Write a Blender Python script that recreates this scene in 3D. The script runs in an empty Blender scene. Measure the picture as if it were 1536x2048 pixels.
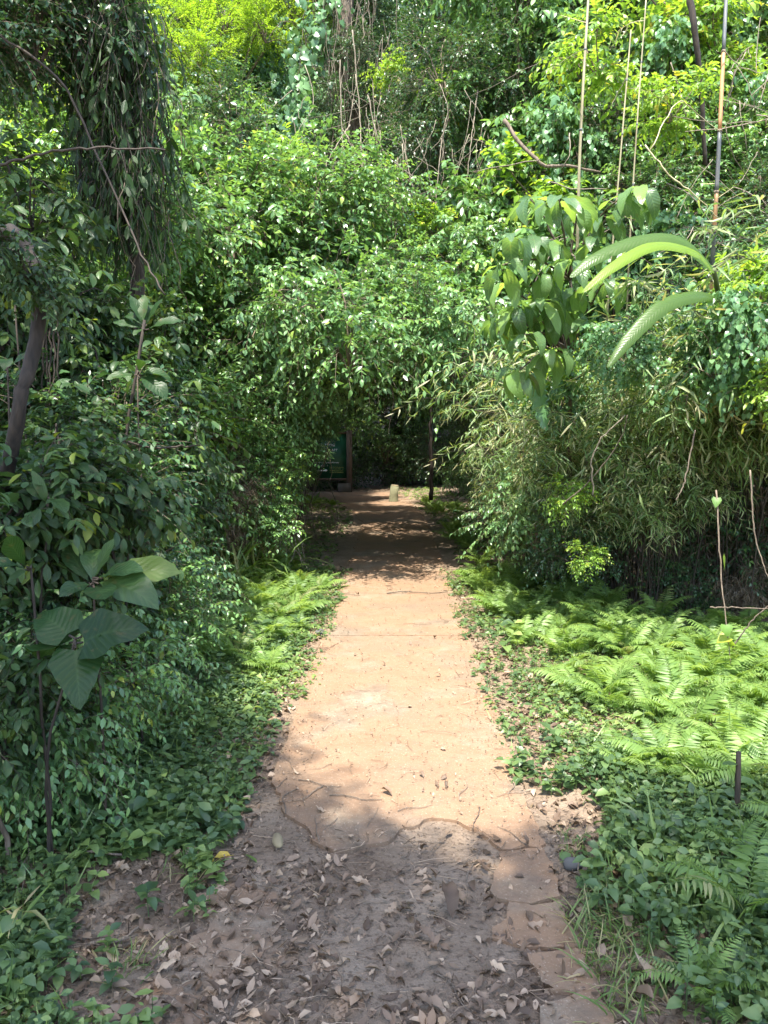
import bpy, math, random
import numpy as np

R = np.random.default_rng(11)
random.seed(5)
scene = bpy.context.scene
COL = scene.collection
rad = math.radians

# ------------------------------------------------------------------ camera
CAM_H, F_PX, PITCH, YAW = 1.60, 1547.0, rad(5.7), rad(0.67)
cd = bpy.data.cameras.new("camera")
cd.sensor_fit = 'VERTICAL'; cd.sensor_height = 24.0; cd.lens = F_PX / 2048 * 24.0
cd.clip_start = 0.05; cd.clip_end = 1000
cam = bpy.data.objects.new("camera", cd); COL.objects.link(cam)
cam.location = (0, 0, CAM_H); cam.rotation_euler = (math.pi / 2 - PITCH, 0, YAW)
scene.camera = cam

def ray(px, py):
    x, y = (px - 768) / F_PX, (1024 - py) / F_PX
    cp, sp = math.cos(PITCH), math.sin(PITCH)
    v = np.array([x, cp + y * sp, -sp + y * cp])
    c, s = math.cos(YAW), math.sin(YAW)
    return np.array([c * v[0] - s * v[1], s * v[0] + c * v[1], v[2]])
def at(px, py, d):                       # world point seen there, d metres ahead
    r = ray(px, py); return np.array([0, 0, CAM_H]) + r * (d / r[1])
def gp(px, py):                          # point on the ground
    r = ray(px, py); return np.array([0, 0, CAM_H]) + r * (-CAM_H / r[2])

def path_x(y):                           # centre line of the path
    y = np.asarray(y, float)
    return 0.02 - 1.0 * np.clip((y - 13.5) / 7.0, 0, 2) ** 1.7

# ------------------------------------------------------------------ smooth noise
class Noise2:
    def __init__(s, seed, n=64):
        s.g = np.random.default_rng(seed).random((n, n)); s.n = n
    def __call__(s, x, y):
        x = np.asarray(x, float); y = np.asarray(y, float)
        xi = np.floor(x).astype(int); yi = np.floor(y).astype(int)
        fx = x - xi; fy = y - yi; fx = fx * fx * (3 - 2 * fx); fy = fy * fy * (3 - 2 * fy)
        g, n = s.g, s.n
        a = g[xi % n, yi % n]; b = g[(xi + 1) % n, yi % n]; c = g[xi % n, (yi + 1) % n]; d = g[(xi + 1) % n, (yi + 1) % n]
        return (a * (1 - fx) + b * fx) * (1 - fy) + (c * (1 - fx) + d * fx) * fy
NA, NB, NC = Noise2(1), Noise2(2), Noise2(3)

def smooth(a, b, x):
    t = np.clip((np.asarray(x, float) - a) / (b - a), 0, 1); return t * t * (3 - 2 * t)

def ground_z(x, y):
    x = np.asarray(x, float); y = np.asarray(y, float)
    z = 0.05 * (NA(x * 1.3, y * 1.3) - .5) + 0.025 * (NB(x * 5, y * 5) - .5) + 0.012 * (NC(x * 17, y * 17) - .5)
    off = np.abs(x - path_x(y))
    z = z * smooth(.35, 1.0, off) + .006 * (NC(x * 9, y * 9) - .5)
    z = z + 0.10 * smooth(0.75, 2.2, off) + .25 * smooth(2.2, 6, off)
    z = z + 0.30 * np.clip(y - 24, 0, 60) * smooth(24, 34, y) + .22 * np.clip(off - 6, 0, 60)
    return z

# ------------------------------------------------------------------ materials
def new_mat(name):
    m = bpy.data.materials.new(name); m.use_nodes = True
    nt = m.node_tree; nt.nodes.clear()
    return m, nt, nt.nodes.new, nt.links.new
def ramp(nt, stops, interp='LINEAR'):
    r = nt.nodes.new("ShaderNodeValToRGB"); e = r.color_ramp; e.interpolation = interp
    while len(e.elements) > 1: e.elements.remove(e.elements[-1])
    e.elements[0].position = stops[0][0]; e.elements[0].color = (*stops[0][1], 1)
    for p, c in stops[1:]:
        q = e.elements.new(p); q.color = (*c, 1)
    return r
def math_node(nt, op, a, b=None, c=None):
    n = nt.nodes.new("ShaderNodeMath"); n.operation = op
    for i, v in enumerate((a, b, c)):
        if v is None: continue
        if isinstance(v, (int, float)): n.inputs[i].default_value = v
        else: nt.links.new(v, n.inputs[i])
    return n.outputs[0]

def leaf_mat(name, stops, trans=0.38, rough=0.38, spec=0.5, veins=0, vs=.24, yellow=1.0, tboost=2.2, spots=0.0):
    m, nt, N, L = new_mat(name)
    out = N("ShaderNodeOutputMaterial")
    at_ = N("ShaderNodeAttribute"); at_.attribute_name = "luv"
    sep = N("ShaderNodeSeparateXYZ"); L(at_.outputs["Vector"], sep.inputs[0])
    oi = N("ShaderNodeObjectInfo")
    rr = math_node(nt, 'MULTIPLY_ADD', oi.outputs["Random"], 0.16, math_node(nt, 'SUBTRACT', sep.outputs[2], 0.08))
    cr = ramp(nt, stops); L(rr, cr.inputs[0])
    col = cr.outputs[0]
    absu = math_node(nt, 'ABSOLUTE', sep.outputs[0])
    bump = None
    if veins:
        mid = math_node(nt, 'SMOOTH_MIN', math_node(nt, 'MULTIPLY', absu, 9.0), 1.0, 0.2)   # 0 on the midrib
        ph = math_node(nt, 'SUBTRACT', math_node(nt, 'MULTIPLY', sep.outputs[1], float(veins)), math_node(nt, 'MULTIPLY', absu, 2.6))
        wv = math_node(nt, 'PINGPONG', ph, 0.5)
        vv = math_node(nt, 'MINIMUM', math_node(nt, 'MULTIPLY', wv, 4.5), 1.0)
        allv = math_node(nt, 'MINIMUM', mid, math_node(nt, 'MULTIPLY_ADD', vv, 0.5, 0.5))
        mix = N("ShaderNodeMixRGB"); mix.blend_type = 'MIX'
        L(math_node(nt, 'MULTIPLY', math_node(nt, 'SUBTRACT', 1.0, allv), vs), mix.inputs[0])
        L(col, mix.inputs[1]); mix.inputs[2].default_value = (0.17, 0.27, 0.09, 1)
        col = mix.outputs[0]
        nz = N("ShaderNodeTexNoise"); nz.inputs["Scale"].default_value = 38
        b = N("ShaderNodeBump"); b.inputs["Strength"].default_value = 0.4; b.inputs["Distance"].default_value = 0.003
        hgt = math_node(nt, 'ADD', math_node(nt, 'MULTIPLY', wv, 1.6), math_node(nt, 'MULTIPLY', nz.outputs[0], .5))
        L(hgt, b.inputs["Height"]); bump = b.outputs[0]
    if spots:
        tc = N("ShaderNodeTexCoord"); n2 = N("ShaderNodeTexNoise"); n2.inputs["Scale"].default_value = 26; n2.inputs["Detail"].default_value = 4
        L(tc.outputs["Object"], n2.inputs["Vector"])
        sr = ramp(nt, [(.60, (0, 0, 0)), (.68, (1, 1, 1))]); L(n2.outputs[0], sr.inputs[0])
        mx = N("ShaderNodeMixRGB"); L(math_node(nt, 'MULTIPLY', sr.outputs[0], spots), mx.inputs[0]); L(col, mx.inputs[1]); mx.inputs[2].default_value = (.10, .075, .03, 1)
        col = mx.outputs[0]
    p = N("ShaderNodeBsdfPrincipled"); L(col, p.inputs["Base Color"])
    p.inputs["Roughness"].default_value = rough; p.inputs["Specular IOR Level"].default_value = spec
    if bump: L(bump, p.inputs["Normal"])
    t = N("ShaderNodeBsdfTranslucent")
    mul = N("ShaderNodeMixRGB"); mul.blend_type = 'MULTIPLY'; mul.inputs[0].default_value = 1
    L(col, mul.inputs[1]); mul.inputs[2].default_value = (tboost * 1.1 * yellow, tboost, tboost * 0.5, 1)
    L(mul.outputs[0], t.inputs["Color"])
    ms = N("ShaderNodeMixShader"); ms.inputs[0].default_value = trans
    L(p.outputs[0], ms.inputs[1]); L(t.outputs[0], ms.inputs[2]); L(ms.outputs[0], out.inputs[0])
    return m

def bark_mat(name, c1, c2, scale=14, rough=0.85, stretch=5):
    m, nt, N, L = new_mat(name)
    out = N("ShaderNodeOutputMaterial"); tc = N("ShaderNodeTexCoord"); mp = N("ShaderNodeMapping")
    mp.inputs["Scale"].default_value = (1, 1, 1 / stretch); L(tc.outputs["Object"], mp.inputs[0])
    n = N("ShaderNodeTexNoise"); n.inputs["Scale"].default_value = scale * 3; n.inputs["Detail"].default_value = 6; L(mp.outputs[0], n.inputs["Vector"])
    cr = ramp(nt, [(.3, c1), (.7, c2)]); L(n.outputs[0], cr.inputs[0])
    oi = N("ShaderNodeObjectInfo"); hs = N("ShaderNodeHueSaturation")
    L(math_node(nt, 'MULTIPLY_ADD', oi.outputs["Random"], .6, .7), hs.inputs["Value"]); L(cr.outputs[0], hs.inputs["Color"])
    b = N("ShaderNodeBump"); b.inputs["Strength"].default_value = .6; b.inputs["Distance"].default_value = .01; L(n.outputs[0], b.inputs["Height"])
    p = N("ShaderNodeBsdfPrincipled"); p.inputs["Roughness"].default_value = rough
    L(hs.outputs[0], p.inputs["Base Color"]); L(b.outputs[0], p.inputs["Normal"]); L(p.outputs[0], out.inputs[0])
    return m

def flat_mat(name, c, rough=.7):
    m, nt, N, L = new_mat(name)
    out = N("ShaderNodeOutputMaterial"); p = N("ShaderNodeBsdfPrincipled")
    tc = N("ShaderNodeTexCoord"); n = N("ShaderNodeTexNoise"); n.inputs["Scale"].default_value = 9; n.inputs["Detail"].default_value = 5; L(tc.outputs["Object"], n.inputs["Vector"])
    cr = ramp(nt, [(.3, tuple(v * .72 for v in c)), (.7, c)]); L(n.outputs[0], cr.inputs[0])
    L(cr.outputs[0], p.inputs["Base Color"]); p.inputs["Roughness"].default_value = rough; L(p.outputs[0], out.inputs[0])
    return m

G = lambda *s: list(s)
M = {}
M['bright'] = leaf_mat("leaf_bright", [(0, (0.048, 0.107, 0.039)), (.35, (0.086, 0.176, 0.057)), (.7, (0.134, 0.258, 0.076)), (.93, (0.204, 0.353, 0.083)), (1, (0.323, 0.378, 0.069))], trans=.28, rough=.33)
M['arch'] = leaf_mat("leaf_arch", [(0, (0.056, 0.122, 0.057)), (.4, (0.106, 0.206, 0.083)), (.75, (0.161, 0.291, 0.107)), (1, (0.254, 0.389, 0.129))], trans=.26, rough=.34)
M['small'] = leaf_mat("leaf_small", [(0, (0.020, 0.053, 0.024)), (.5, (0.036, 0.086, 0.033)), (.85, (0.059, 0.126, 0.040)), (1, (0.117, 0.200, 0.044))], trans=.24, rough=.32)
M['heart'] = leaf_mat("leaf_heart", [(0, (0.056, 0.132, 0.055)), (.5, (0.093, 0.198, 0.079)), (1, (0.168, 0.297, 0.109))], trans=.28, rough=.36)
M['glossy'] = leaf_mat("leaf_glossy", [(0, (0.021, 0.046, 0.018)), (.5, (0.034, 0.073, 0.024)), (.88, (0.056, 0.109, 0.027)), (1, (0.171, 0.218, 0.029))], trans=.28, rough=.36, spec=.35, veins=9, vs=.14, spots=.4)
M['feather'] = leaf_mat("leaf_feather", [(0, (.10, .19, .022)), (.5, (.16, .28, .028)), (1, (.25, .36, .035))], trans=.48, rough=.5)
M['yellow'] = leaf_mat("leaf_yellow_green", [(0, (0.088, 0.180, 0.033)), (.5, (0.150, 0.270, 0.039)), (.9, (0.229, 0.340, 0.044)), (1, (0.317, 0.300, 0.033))], trans=.40, rough=.42)
M['bamboo'] = leaf_mat("leaf_bamboo", [(0, (0.051, 0.100, 0.030)), (.4, (0.102, 0.180, 0.050)), (.58, (0.170, 0.250, 0.085)), (.80, (0.281, 0.290, 0.150)), (1, (0.357, 0.340, 0.200))], trans=.32, rough=.45)
M['dry'] = leaf_mat("leaf_dry", [(0, (.05, .032, .018)), (.45, (.09, .062, .032)), (.8, (.16, .12, .065)), (1, (.24, .19, .11))], trans=.2, rough=.65, tboost=1.2)
M['fern'] = leaf_mat("leaf_fern", [(0, (0.092, 0.163, 0.040)), (.5, (0.162, 0.259, 0.066)), (1, (0.252, 0.349, 0.104))], trans=.44, rough=.45)
M['herb'] = leaf_mat("leaf_herb", [(0, (0.040, 0.077, 0.033)), (.45, (0.086, 0.147, 0.053)), (.85, (0.173, 0.250, 0.075)), (1, (0.252, 0.325, 0.100))], trans=.34, rough=.42)
M['big'] = leaf_mat("leaf_big", [(0, (0.052, 0.106, 0.040)), (.5, (0.085, 0.156, 0.056)), (.9, (0.130, 0.225, 0.056)), (1, (0.221, 0.312, 0.056))], trans=.40, rough=.33, veins=11, tboost=2.6, spots=.3, vs=.5)
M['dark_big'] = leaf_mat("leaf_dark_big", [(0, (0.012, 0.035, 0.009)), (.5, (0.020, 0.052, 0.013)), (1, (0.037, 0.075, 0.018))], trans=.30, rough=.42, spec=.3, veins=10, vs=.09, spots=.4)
M['blade'] = leaf_mat("leaf_blade", [(0, (0.067, 0.126, 0.022)), (.5, (0.100, 0.180, 0.025)), (1, (0.186, 0.288, 0.025))], trans=.46, rough=.34, veins=42, vs=.07, tboost=2.6)
M['litter'] = leaf_mat("leaf_litter", [(0, (0.074, 0.045, 0.025)), (.3, (0.161, 0.105, 0.066)), (.65, (0.279, 0.196, 0.129)), (.9, (0.396, 0.291, 0.197)), (1, (0.529, 0.384, 0.244))], trans=.12, rough=.62, tboost=1.1, spots=.5)
M['yleaf'] = leaf_mat("leaf_fallen_yellow", [(0, (.45, .33, .05)), (1, (.60, .42, .07))], trans=.2, rough=.55, veins=8, spots=.3)
M['grass'] = leaf_mat("leaf_grass", [(0, (.07, .13, .03)), (.5, (.12, .19, .045)), (.8, (.24, .24, .10)), (1, (.34, .28, .15))], trans=.34, rough=.5)
M['bark'] = bark_mat("bark_brown", (.05, .036, .024), (.17, .13, .095))
M['barkdark'] = bark_mat("bark_dark", (.016, .012, .008), (.055, .040, .027))
M['twig'] = bark_mat("twig_wood", (.08, .058, .04), (.22, .17, .12), 30)
M['vine'] = bark_mat("vine_wood", (.10, .08, .055), (.30, .25, .18), 25)
M['stemgreen'] = bark_mat("stem_green", (.05, .075, .025), (.11, .13, .05), 25)
M['culm'] = bark_mat("bamboo_culm", (.24, .20, .10), (.46, .42, .24), 8, .5, 9)
M['culmdark'] = bark_mat("bamboo_culm_dark", (.05, .06, .065), (.15, .15, .14), 8, .5, 9)
M['culmorange'] = bark_mat("bamboo_culm_orange", (.30, .14, .05), (.48, .28, .12), 8, .5, 9)
M['stone'] = flat_mat("stone_grey", (.10, .098, .092), .9)
M['wood'] = flat_mat("weathered_wood", (.26, .21, .12), .9)
M['stump'] = flat_mat("stump_wood", (.17, .165, .09), .9)
M['green_board'] = flat_mat("board_green", (.008, .10, .048), .5)
M['frame'] = flat_mat("board_frame", (.10, .07, .045), .8)
M['white'] = flat_mat("sign_white", (.75, .80, .76), .6)
M['yellowtext'] = flat_mat("sign_yellow", (.42, .46, .12), .6)
M['block'] = flat_mat("concrete_block", (.09, .08, .06), .9)

# ------------------------------------------------------------------ mesh builder
def unit(v):
    v = np.asarray(v, float); return v / np.maximum(np.linalg.norm(v, axis=-1, keepdims=True), 1e-9)
def rvec(n): return unit(R.normal(size=(n, 3)))

PROFILE = {
    'ovate': lambda v: np.sin(np.pi * v ** .78) ** .85 * .5,
    'elliptic': lambda v: np.sin(np.pi * v) ** .8 * .5,
    'obovate': lambda v: np.sin(np.pi * v ** 1.35) ** .8 * .5,
    'lance': lambda v: np.sin(np.pi * v ** .6) ** .9 * .5,
    'heart': lambda v: np.where(v < .22, .40 + .45 * np.sqrt(np.clip(v, 0, 1)), 0.61 * np.clip((1 - v) / .78, 0, 1) ** .75),
    'blade': lambda v: np.minimum(np.sin(np.pi * np.clip(v, 0, 1) ** .8) ** .45, 1) * .5,
}
def leaf_tpl(shape, aspect, nst, droop=.15, fold=.12, wave=0.0, seed=0, stalk=.0):
    """one leaf: base at the origin, tip at y = 1, aspect = width / length"""
    rg = np.random.default_rng(seed)
    vs = np.linspace(0, 1, nst + 1)
    w = PROFILE[shape](vs) * aspect; w[-1] = 0
    if shape != 'heart': w[0] = .02 * aspect
    ang = -droop * 2 * vs
    y = np.concatenate([[0], np.cumsum(np.cos((ang[1:] + ang[:-1]) / 2) / nst)])
    z = np.concatenate([[0], np.cumsum(np.sin((ang[1:] + ang[:-1]) / 2) / nst)])
    V, A, Fc = [], [], []
    for i, v in enumerate(vs):
        wl = wave * math.sin(v * 17 + seed) * aspect; wr = wave * math.sin(v * 15 + 2 + seed * 2) * aspect
        yb = -.10 if (shape == 'heart' and i == 0) else 0
        if i == nst: V.append((0, y[i], z[i])); A.append((0, v)); continue
        V += [(-w[i], y[i] + yb, z[i] + fold * w[i] * 2 + wl), (0, y[i], z[i]), (w[i], y[i] + yb, z[i] + fold * w[i] * 2 + wr)]
        A += [(-1, v), (0, v), (1, v)]
    for i in range(nst):
        a = 3 * i
        if i < nst - 1:
            b = a + 3
            Fc += [(a, a + 1, b + 1), (a, b + 1, b), (a + 1, a + 2, b + 2), (a + 1, b + 2, b + 1)]
        else:
            t = 3 * nst
            Fc += [(a, a + 1, t), (a + 1, a + 2, t)]
    V = np.array(V, float); V[:, 1] += stalk
    return V, np.array(Fc, int), np.array(A, float)
def tpls(shape, aspect, nst, droops=(.05, .2, .4), fold=.14, wave=0., stalk=0.):
    return [leaf_tpl(shape, aspect * (1 + .1 * (i - 1)), nst, d, fold * (1 + .5 * (i - 1)), wave, i + 1, stalk) for i, d in enumerate(droops)]

class MB:
    def __init__(s): s.v = []; s.f = []; s.a = []; s.n = 0
    def add(s, v, f, a=None):
        v = np.asarray(v, float).reshape(-1, 3); f = np.asarray(f, int).reshape(-1, 3)
        if a is None: a = np.tile([0, 0, R.random()], (len(v), 1))
        s.v.append(v); s.f.append(f + s.n); s.a.append(a); s.n += len(v); return s
    def leaves(s, P, T, Nn, S, tp, rnd=None, width=None):
        P = np.asarray(P, float).reshape(-1, 3); n = len(P)
        if n == 0: return s
        T = unit(np.broadcast_to(T, (n, 3))); Nn = np.broadcast_to(Nn, (n, 3))
        B = unit(np.cross(T, Nn)); Nn = np.cross(B, T)
        S = np.broadcast_to(np.asarray(S, float), (n,)); W = np.ones(n) if width is None else np.broadcast_to(width, (n,))
        rnd = R.random(n) if rnd is None else rnd
        pick = R.integers(0, len(tp), n)
        for k, (V, Fc, A) in enumerate(tp):
            q = np.nonzero(pick == k)[0]
            if len(q) == 0: continue
            sc = S[q][:, None, None]
            vv = P[q][:, None] + sc * (V[None, :, 0:1] * W[q][:, None, None] * B[q][:, None] + V[None, :, 1:2] * T[q][:, None] + V[None, :, 2:3] * Nn[q][:, None])
            m = len(V)
            ff = Fc[None] + (np.arange(len(q)) * m)[:, None, None]
            aa = np.concatenate([np.broadcast_to(A[None], (len(q), m, 2)), np.broadcast_to(rnd[q][:, None, None], (len(q), m, 1))], 2)
            s.add(vv.reshape(-1, 3), ff.reshape(-1, 3), aa.reshape(-1, 3))
        return s
    def tube(s, pts, r, sides=6, cap=True):
        pts = np.asarray(pts, float); n = len(pts); r = np.broadcast_to(np.asarray(r, float), (n,))
        t = unit(np.gradient(pts, axis=0)); ref = np.array([.31, .93, .2]) if abs(t[0, 2]) > .9 else np.array([0, 0, 1.])
        b = unit(np.cross(t, ref)); c = np.cross(t, b)
        an = np.arange(sides) * 2 * math.pi / sides
        v = pts[:, None] + r[:, None, None] * (np.cos(an)[None, :, None] * b[:, None] + np.sin(an)[None, :, None] * c[:, None])
        f = []
        for i in range(n - 1):
            for j in range(sides):
                k = (j + 1) % sides; p, q = i * sides, (i + 1) * sides
                f += [(p + j, p + k, q + k), (p + j, q + k, q + j)]
        v = v.reshape(-1, 3)
        if cap:
            v = np.concatenate([v, pts[-1:], pts[:1]]); e = n * sides; q = (n - 1) * sides
            for j in range(sides):
                k = (j + 1) % sides
                f += [(q + j, q + k, e), (k, j, e + 1)]
        return s.add(v, f)
    def tubes(s, Pts, r0, r1, sides=3):
        """many thin tubes at once; Pts (n, m, 3)"""
        n, m, _ = Pts.shape
        if n == 0: return s
        t = unit(np.gradient(Pts, axis=1)); b = unit(np.cross(t, np.array([.23, .31, .92]))); c = np.cross(t, b)
        an = np.arange(sides) * 2 * math.pi / sides
        rr = np.linspace(0, 1, m)[None, :, None, None]; r0 = np.broadcast_to(r0, (n,))[:, None, None, None]; r1 = np.broadcast_to(r1, (n,))[:, None, None, None]
        rr = r0 * (1 - rr) + r1 * rr
        v = Pts[:, :, None] + rr * (np.cos(an)[None, None, :, None] * b[:, :, None] + np.sin(an)[None, None, :, None] * c[:, :, None])
        f = []
        for i in range(m - 1):
            for j in range(sides):
                k = (j + 1) % sides; p, q = i * sides, (i + 1) * sides
                f += [(p + j, p + k, q + k), (p + j, q + k, q + j)]
        f = np.array(f)[None] + (np.arange(n) * m * sides)[:, None, None]
        a = np.zeros((n, m * sides, 3)); a[:, :, 2] = R.random(n)[:, None]
        return s.add(v.reshape(-1, 3), f.reshape(-1, 3), a.reshape(-1, 3))
    def box(s, c, d, rz=0., jit=0.):
        x = np.array([[-1, -1, -1], [1, -1, -1], [1, 1, -1], [-1, 1, -1], [-1, -1, 1], [1, -1, 1], [1, 1, 1], [-1, 1, 1]], float) * np.array(d) / 2
        if jit: x += R.normal(size=x.shape) * jit
        cc, ss = math.cos(rz), math.sin(rz)
        x = np.stack([x[:, 0] * cc - x[:, 1] * ss, x[:, 0] * ss + x[:, 1] * cc, x[:, 2]], 1) + np.array(c)
        f = [(0, 2, 1), (0, 3, 2), (4, 5, 6), (4, 6, 7), (0, 1, 5), (0, 5, 4), (1, 2, 6), (1, 6, 5), (2, 3, 7), (2, 7, 6), (3, 0, 4), (3, 4, 7)]
        return s.add(x, f)
    def mesh(s, name, mat, smooth_=True):
        me = bpy.data.meshes.new(name)
        v = np.concatenate(s.v).astype(np.float32); f = np.concatenate(s.f).astype(np.int32); a = np.concatenate(s.a).astype(np.float32)
        me.vertices.add(len(v)); me.vertices.foreach_set("co", v.ravel())
        me.loops.add(f.size); me.loops.foreach_set("vertex_index", f.ravel())
        me.polygons.add(len(f)); me.polygons.foreach_set("loop_start", np.arange(0, f.size, 3, dtype=np.int32))
        if smooth_: me.polygons.foreach_set("use_smooth", np.ones(len(f), bool))
        at_ = me.attributes.new("luv", 'FLOAT_VECTOR', 'POINT'); at_.data.foreach_set("vector", a.ravel())
        me.materials.append(M[mat]); me.update(calc_edges=True)
        return me

# ------------------------------------------------------------------ objects
def tag(o, label=None, cat=None, group=None, kind=None):
    if label: o['label'] = label
    if cat: o['category'] = cat
    if group: o['group'] = group
    if kind: o['kind'] = kind
    return o
def thing(name, label, cat, loc=(0, 0, 0), group=None, rz=0., s=1., rx=0.):
    o = bpy.data.objects.new(name, None); o.empty_display_size = .1; COL.objects.link(o)
    o.location = loc; o.rotation_euler = (rx, 0, rz); o.scale = (s, s, s) if np.isscalar(s) else s
    return tag(o, label, cat, group)
def part(name, me, parent=None, loc=(0, 0, 0), rot=(0, 0, 0), s=1.):
    o = bpy.data.objects.new(name, me); COL.objects.link(o); o.location = loc; o.rotation_euler = rot
    o.scale = (s, s, s) if np.isscalar(s) else s
    if parent is not None: o.parent = parent
    return o
def curve_pts(ctrl, n=14, jit=0.):
    """smooth polyline through the control points (Catmull-Rom)"""
    c = np.asarray(ctrl, float); c = np.concatenate([2 * c[:1] - c[1:2], c, 2 * c[-1:] - c[-2:-1]])
    k = len(c) - 3; out = []
    for u in np.linspace(0, k - 1e-6, n):
        i = int(u); t = u - i; p0, p1, p2, p3 = c[i:i + 4]
        out.append(.5 * (2 * p1 + (p2 - p0) * t + (2 * p0 - 5 * p1 + 4 * p2 - p3) * t * t + (3 * p1 - p0 - 3 * p2 + p3) * t ** 3))
    out = np.array(out)
    if jit: out[1:-1] += R.normal(size=out[1:-1].shape) * jit
    return out

UP = np.array([0, 0, 1.])
def sprays(mb, tw, O, D, Ln, nl, size, tp, droop=.3, spread=.9, nup=.8, hang=.25, start=.2, twr=.003, pairs=True):
    """twigs from O along D (n,3), each with nl leaves"""
    n = len(O); D = unit(D); Ln = np.broadcast_to(Ln, (n,))
    ts = np.linspace(0, 1, 5)
    if tw is not None:
        pts = O[:, None] + D[:, None] * (Ln[:, None] * ts)[..., None] - UP * (droop * Ln[:, None] * ts ** 2)[..., None]
        tw.tubes(pts, twr, twr * .35)
    t = np.linspace(start, 1, nl)[None] + R.uniform(-.04, .04, (n, nl))
    P = O[:, None] + D[:, None] * (Ln[:, None] * t)[..., None] - UP * (droop * Ln[:, None] * t ** 2)[..., None]
    tan = unit(D[:, None] * np.ones((1, nl, 1)) - UP * (2 * droop * t)[..., None])
    side = unit(np.cross(tan, UP + .35 * rvec(n)[:, None]))
    sg = np.where(np.arange(nl) % 2 == 0, 1., -1.)[None, :, None]
    lastk = (np.arange(nl) >= nl - 1)[None, :, None]
    T = tan * (.55 + .5 * lastk) + side * sg * spread * (1 - .8 * lastk) - UP * hang + .28 * R.normal(size=(n, nl, 3))
    Nn = UP * nup + np.cross(side, tan) * .25 + .42 * R.normal(size=(n, nl, 3))
    rnd = np.clip(.5 * R.random((n, 1)) + .5 * R.random((n, nl)) + .25 * (t - .5), 0, 1)
    S = size * R.uniform(.62, 1.18, (n, nl)) * (1 - .25 * np.clip(t - .7, 0, 1))
    mb.leaves(P.reshape(-1, 3), T.reshape(-1, 3), Nn.reshape(-1, 3), S.ravel(), tp, rnd.ravel())

def bush_meshes(name, seed, leaf, tp, size, rx=.9, ry=.8, rz=.8, lumps=9, twigs=220, nl=9, tl=.38, droop=.35, hang=.25, nup=.8, fill=.55, wood='twig', lump_r=.42, spread=.9, twr=.003):
    """clumpy crown centred on the origin"""
    global R
    keep = R; R = np.random.default_rng(seed)
    mb, tw = MB(), MB()
    C = rvec(lumps) * R.uniform(.45, .85, (lumps, 1)) * np.array([rx, ry, rz])
    per = twigs // lumps
    for c in C:
        k = max(4, int(per * R.uniform(.6, 1.4)))
        d = rvec(k); rr = lump_r * R.uniform(.15, 1, (k, 1)) ** fill
        O = c + d * rr * np.array([1, 1, .8])
        D = unit(d + .45 * unit(c + 1e-6) + UP * .25 + .35 * rvec(k))
        O -= D * tl * .45
        sprays(mb, tw, O, D, tl * R.uniform(.6, 1.3, k), nl, size, tp, droop, spread, nup, hang, twr=twr)
        m = 5                                  # limb from the heart of the crown to the clump
        L_ = curve_pts([(0, 0, -rz * .6), c * .5 + R.normal(size=3) * .08, c], m)
        tw.tube(L_, np.linspace(.012, .005, m), 5, False)
    a, b = mb.mesh(name + "_foliage", leaf), tw.mesh(name + "_twigs", wood)
    R = keep
    return a, b

TP = {
    'ovate': tpls('ovate', .48, 3), 'ovate_mid': tpls('ovate', .46, 4), 'elliptic': tpls('elliptic', .42, 4),
    'small': tpls('ovate', .55, 2), 'heart': tpls('heart', .80, 4), 'lance': tpls('lance', .11, 3, (.1, .3, .6), .3),
    'leaflet': tpls('elliptic', .40, 2, (.05, .1, .2)), 'grass': tpls('lance', .045, 5, (.3, .8, 1.3), .3),
    'bigleaf': tpls('elliptic', .34, 9, (.45, .7, 1.0), .16, .07, .04), 'bigob': tpls('obovate', .42, 8, (.15, .35, .6), .12, .06, .05),
    'bigheart': tpls('heart', .78, 8, (.3, .5, .7), .08, .06, .05), 'litter': tpls('ovate', .50, 4, (-.35, .25, .7), .30, .10),
    'herb': tpls('ovate', .60, 3, (.1, .25, .45)), 'far': tpls('ovate', .55, 2),
}
BUSH = {}
def mk(kind, nvar, **kw):
    BUSH[kind] = [bush_meshes(kind, 100 * len(BUSH) + i, **kw) for i in range(nvar)]
mk('bright', 4, leaf='bright', tp=TP['ovate'], size=.088, rx=1.0, twigs=400, nl=9, lumps=15, lump_r=.5)
mk('arch', 4, leaf='arch', tp=TP['ovate'], size=.094, rx=1.0, twigs=400, nl=9, droop=.55, hang=.5, lumps=15, lump_r=.5)
mk('small', 3, leaf='small', tp=TP['small'], size=.062, twigs=460, nl=11, lumps=12, tl=.34)
mk('broad', 3, leaf='bright', tp=TP['elliptic'], size=.165, rx=.9, ry=.8, rz=.8, twigs=170, nl=7, lumps=11, lump_r=.42, tl=.42, hang=.4, droop=.5)
mk('heart', 3, leaf='heart', tp=TP['heart'], size=.095, twigs=230, nl=8, lumps=9, droop=.7, hang=.7, nup=.5)
mk('glossy', 4, leaf='glossy', tp=TP['elliptic'], size=.118, rx=.62, ry=.55, rz=.6, twigs=150, nl=8, wood='barkdark', tl=.36, lumps=7, lump_r=.30, hang=.45, droop=.4)
mk('yellow', 2, leaf='yellow', tp=TP['ovate_mid'], size=.11, rx=.6, ry=.55, rz=.5, twigs=120, nl=8, lumps=6, lump_r=.32)
mk('dry', 3, leaf='dry', tp=TP['lance'], size=.15, rx=.7, ry=.6, rz=.7, twigs=240, nl=7, lumps=8, droop=.9, hang=.9, nup=.2, wood='vine')
mk('canopy', 3, leaf='small', tp=TP['far'], size=.15, rx=1.5, ry=1.5, rz=.7, twigs=420, nl=9, lumps=12, tl=.55, lump_r=.6)

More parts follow.
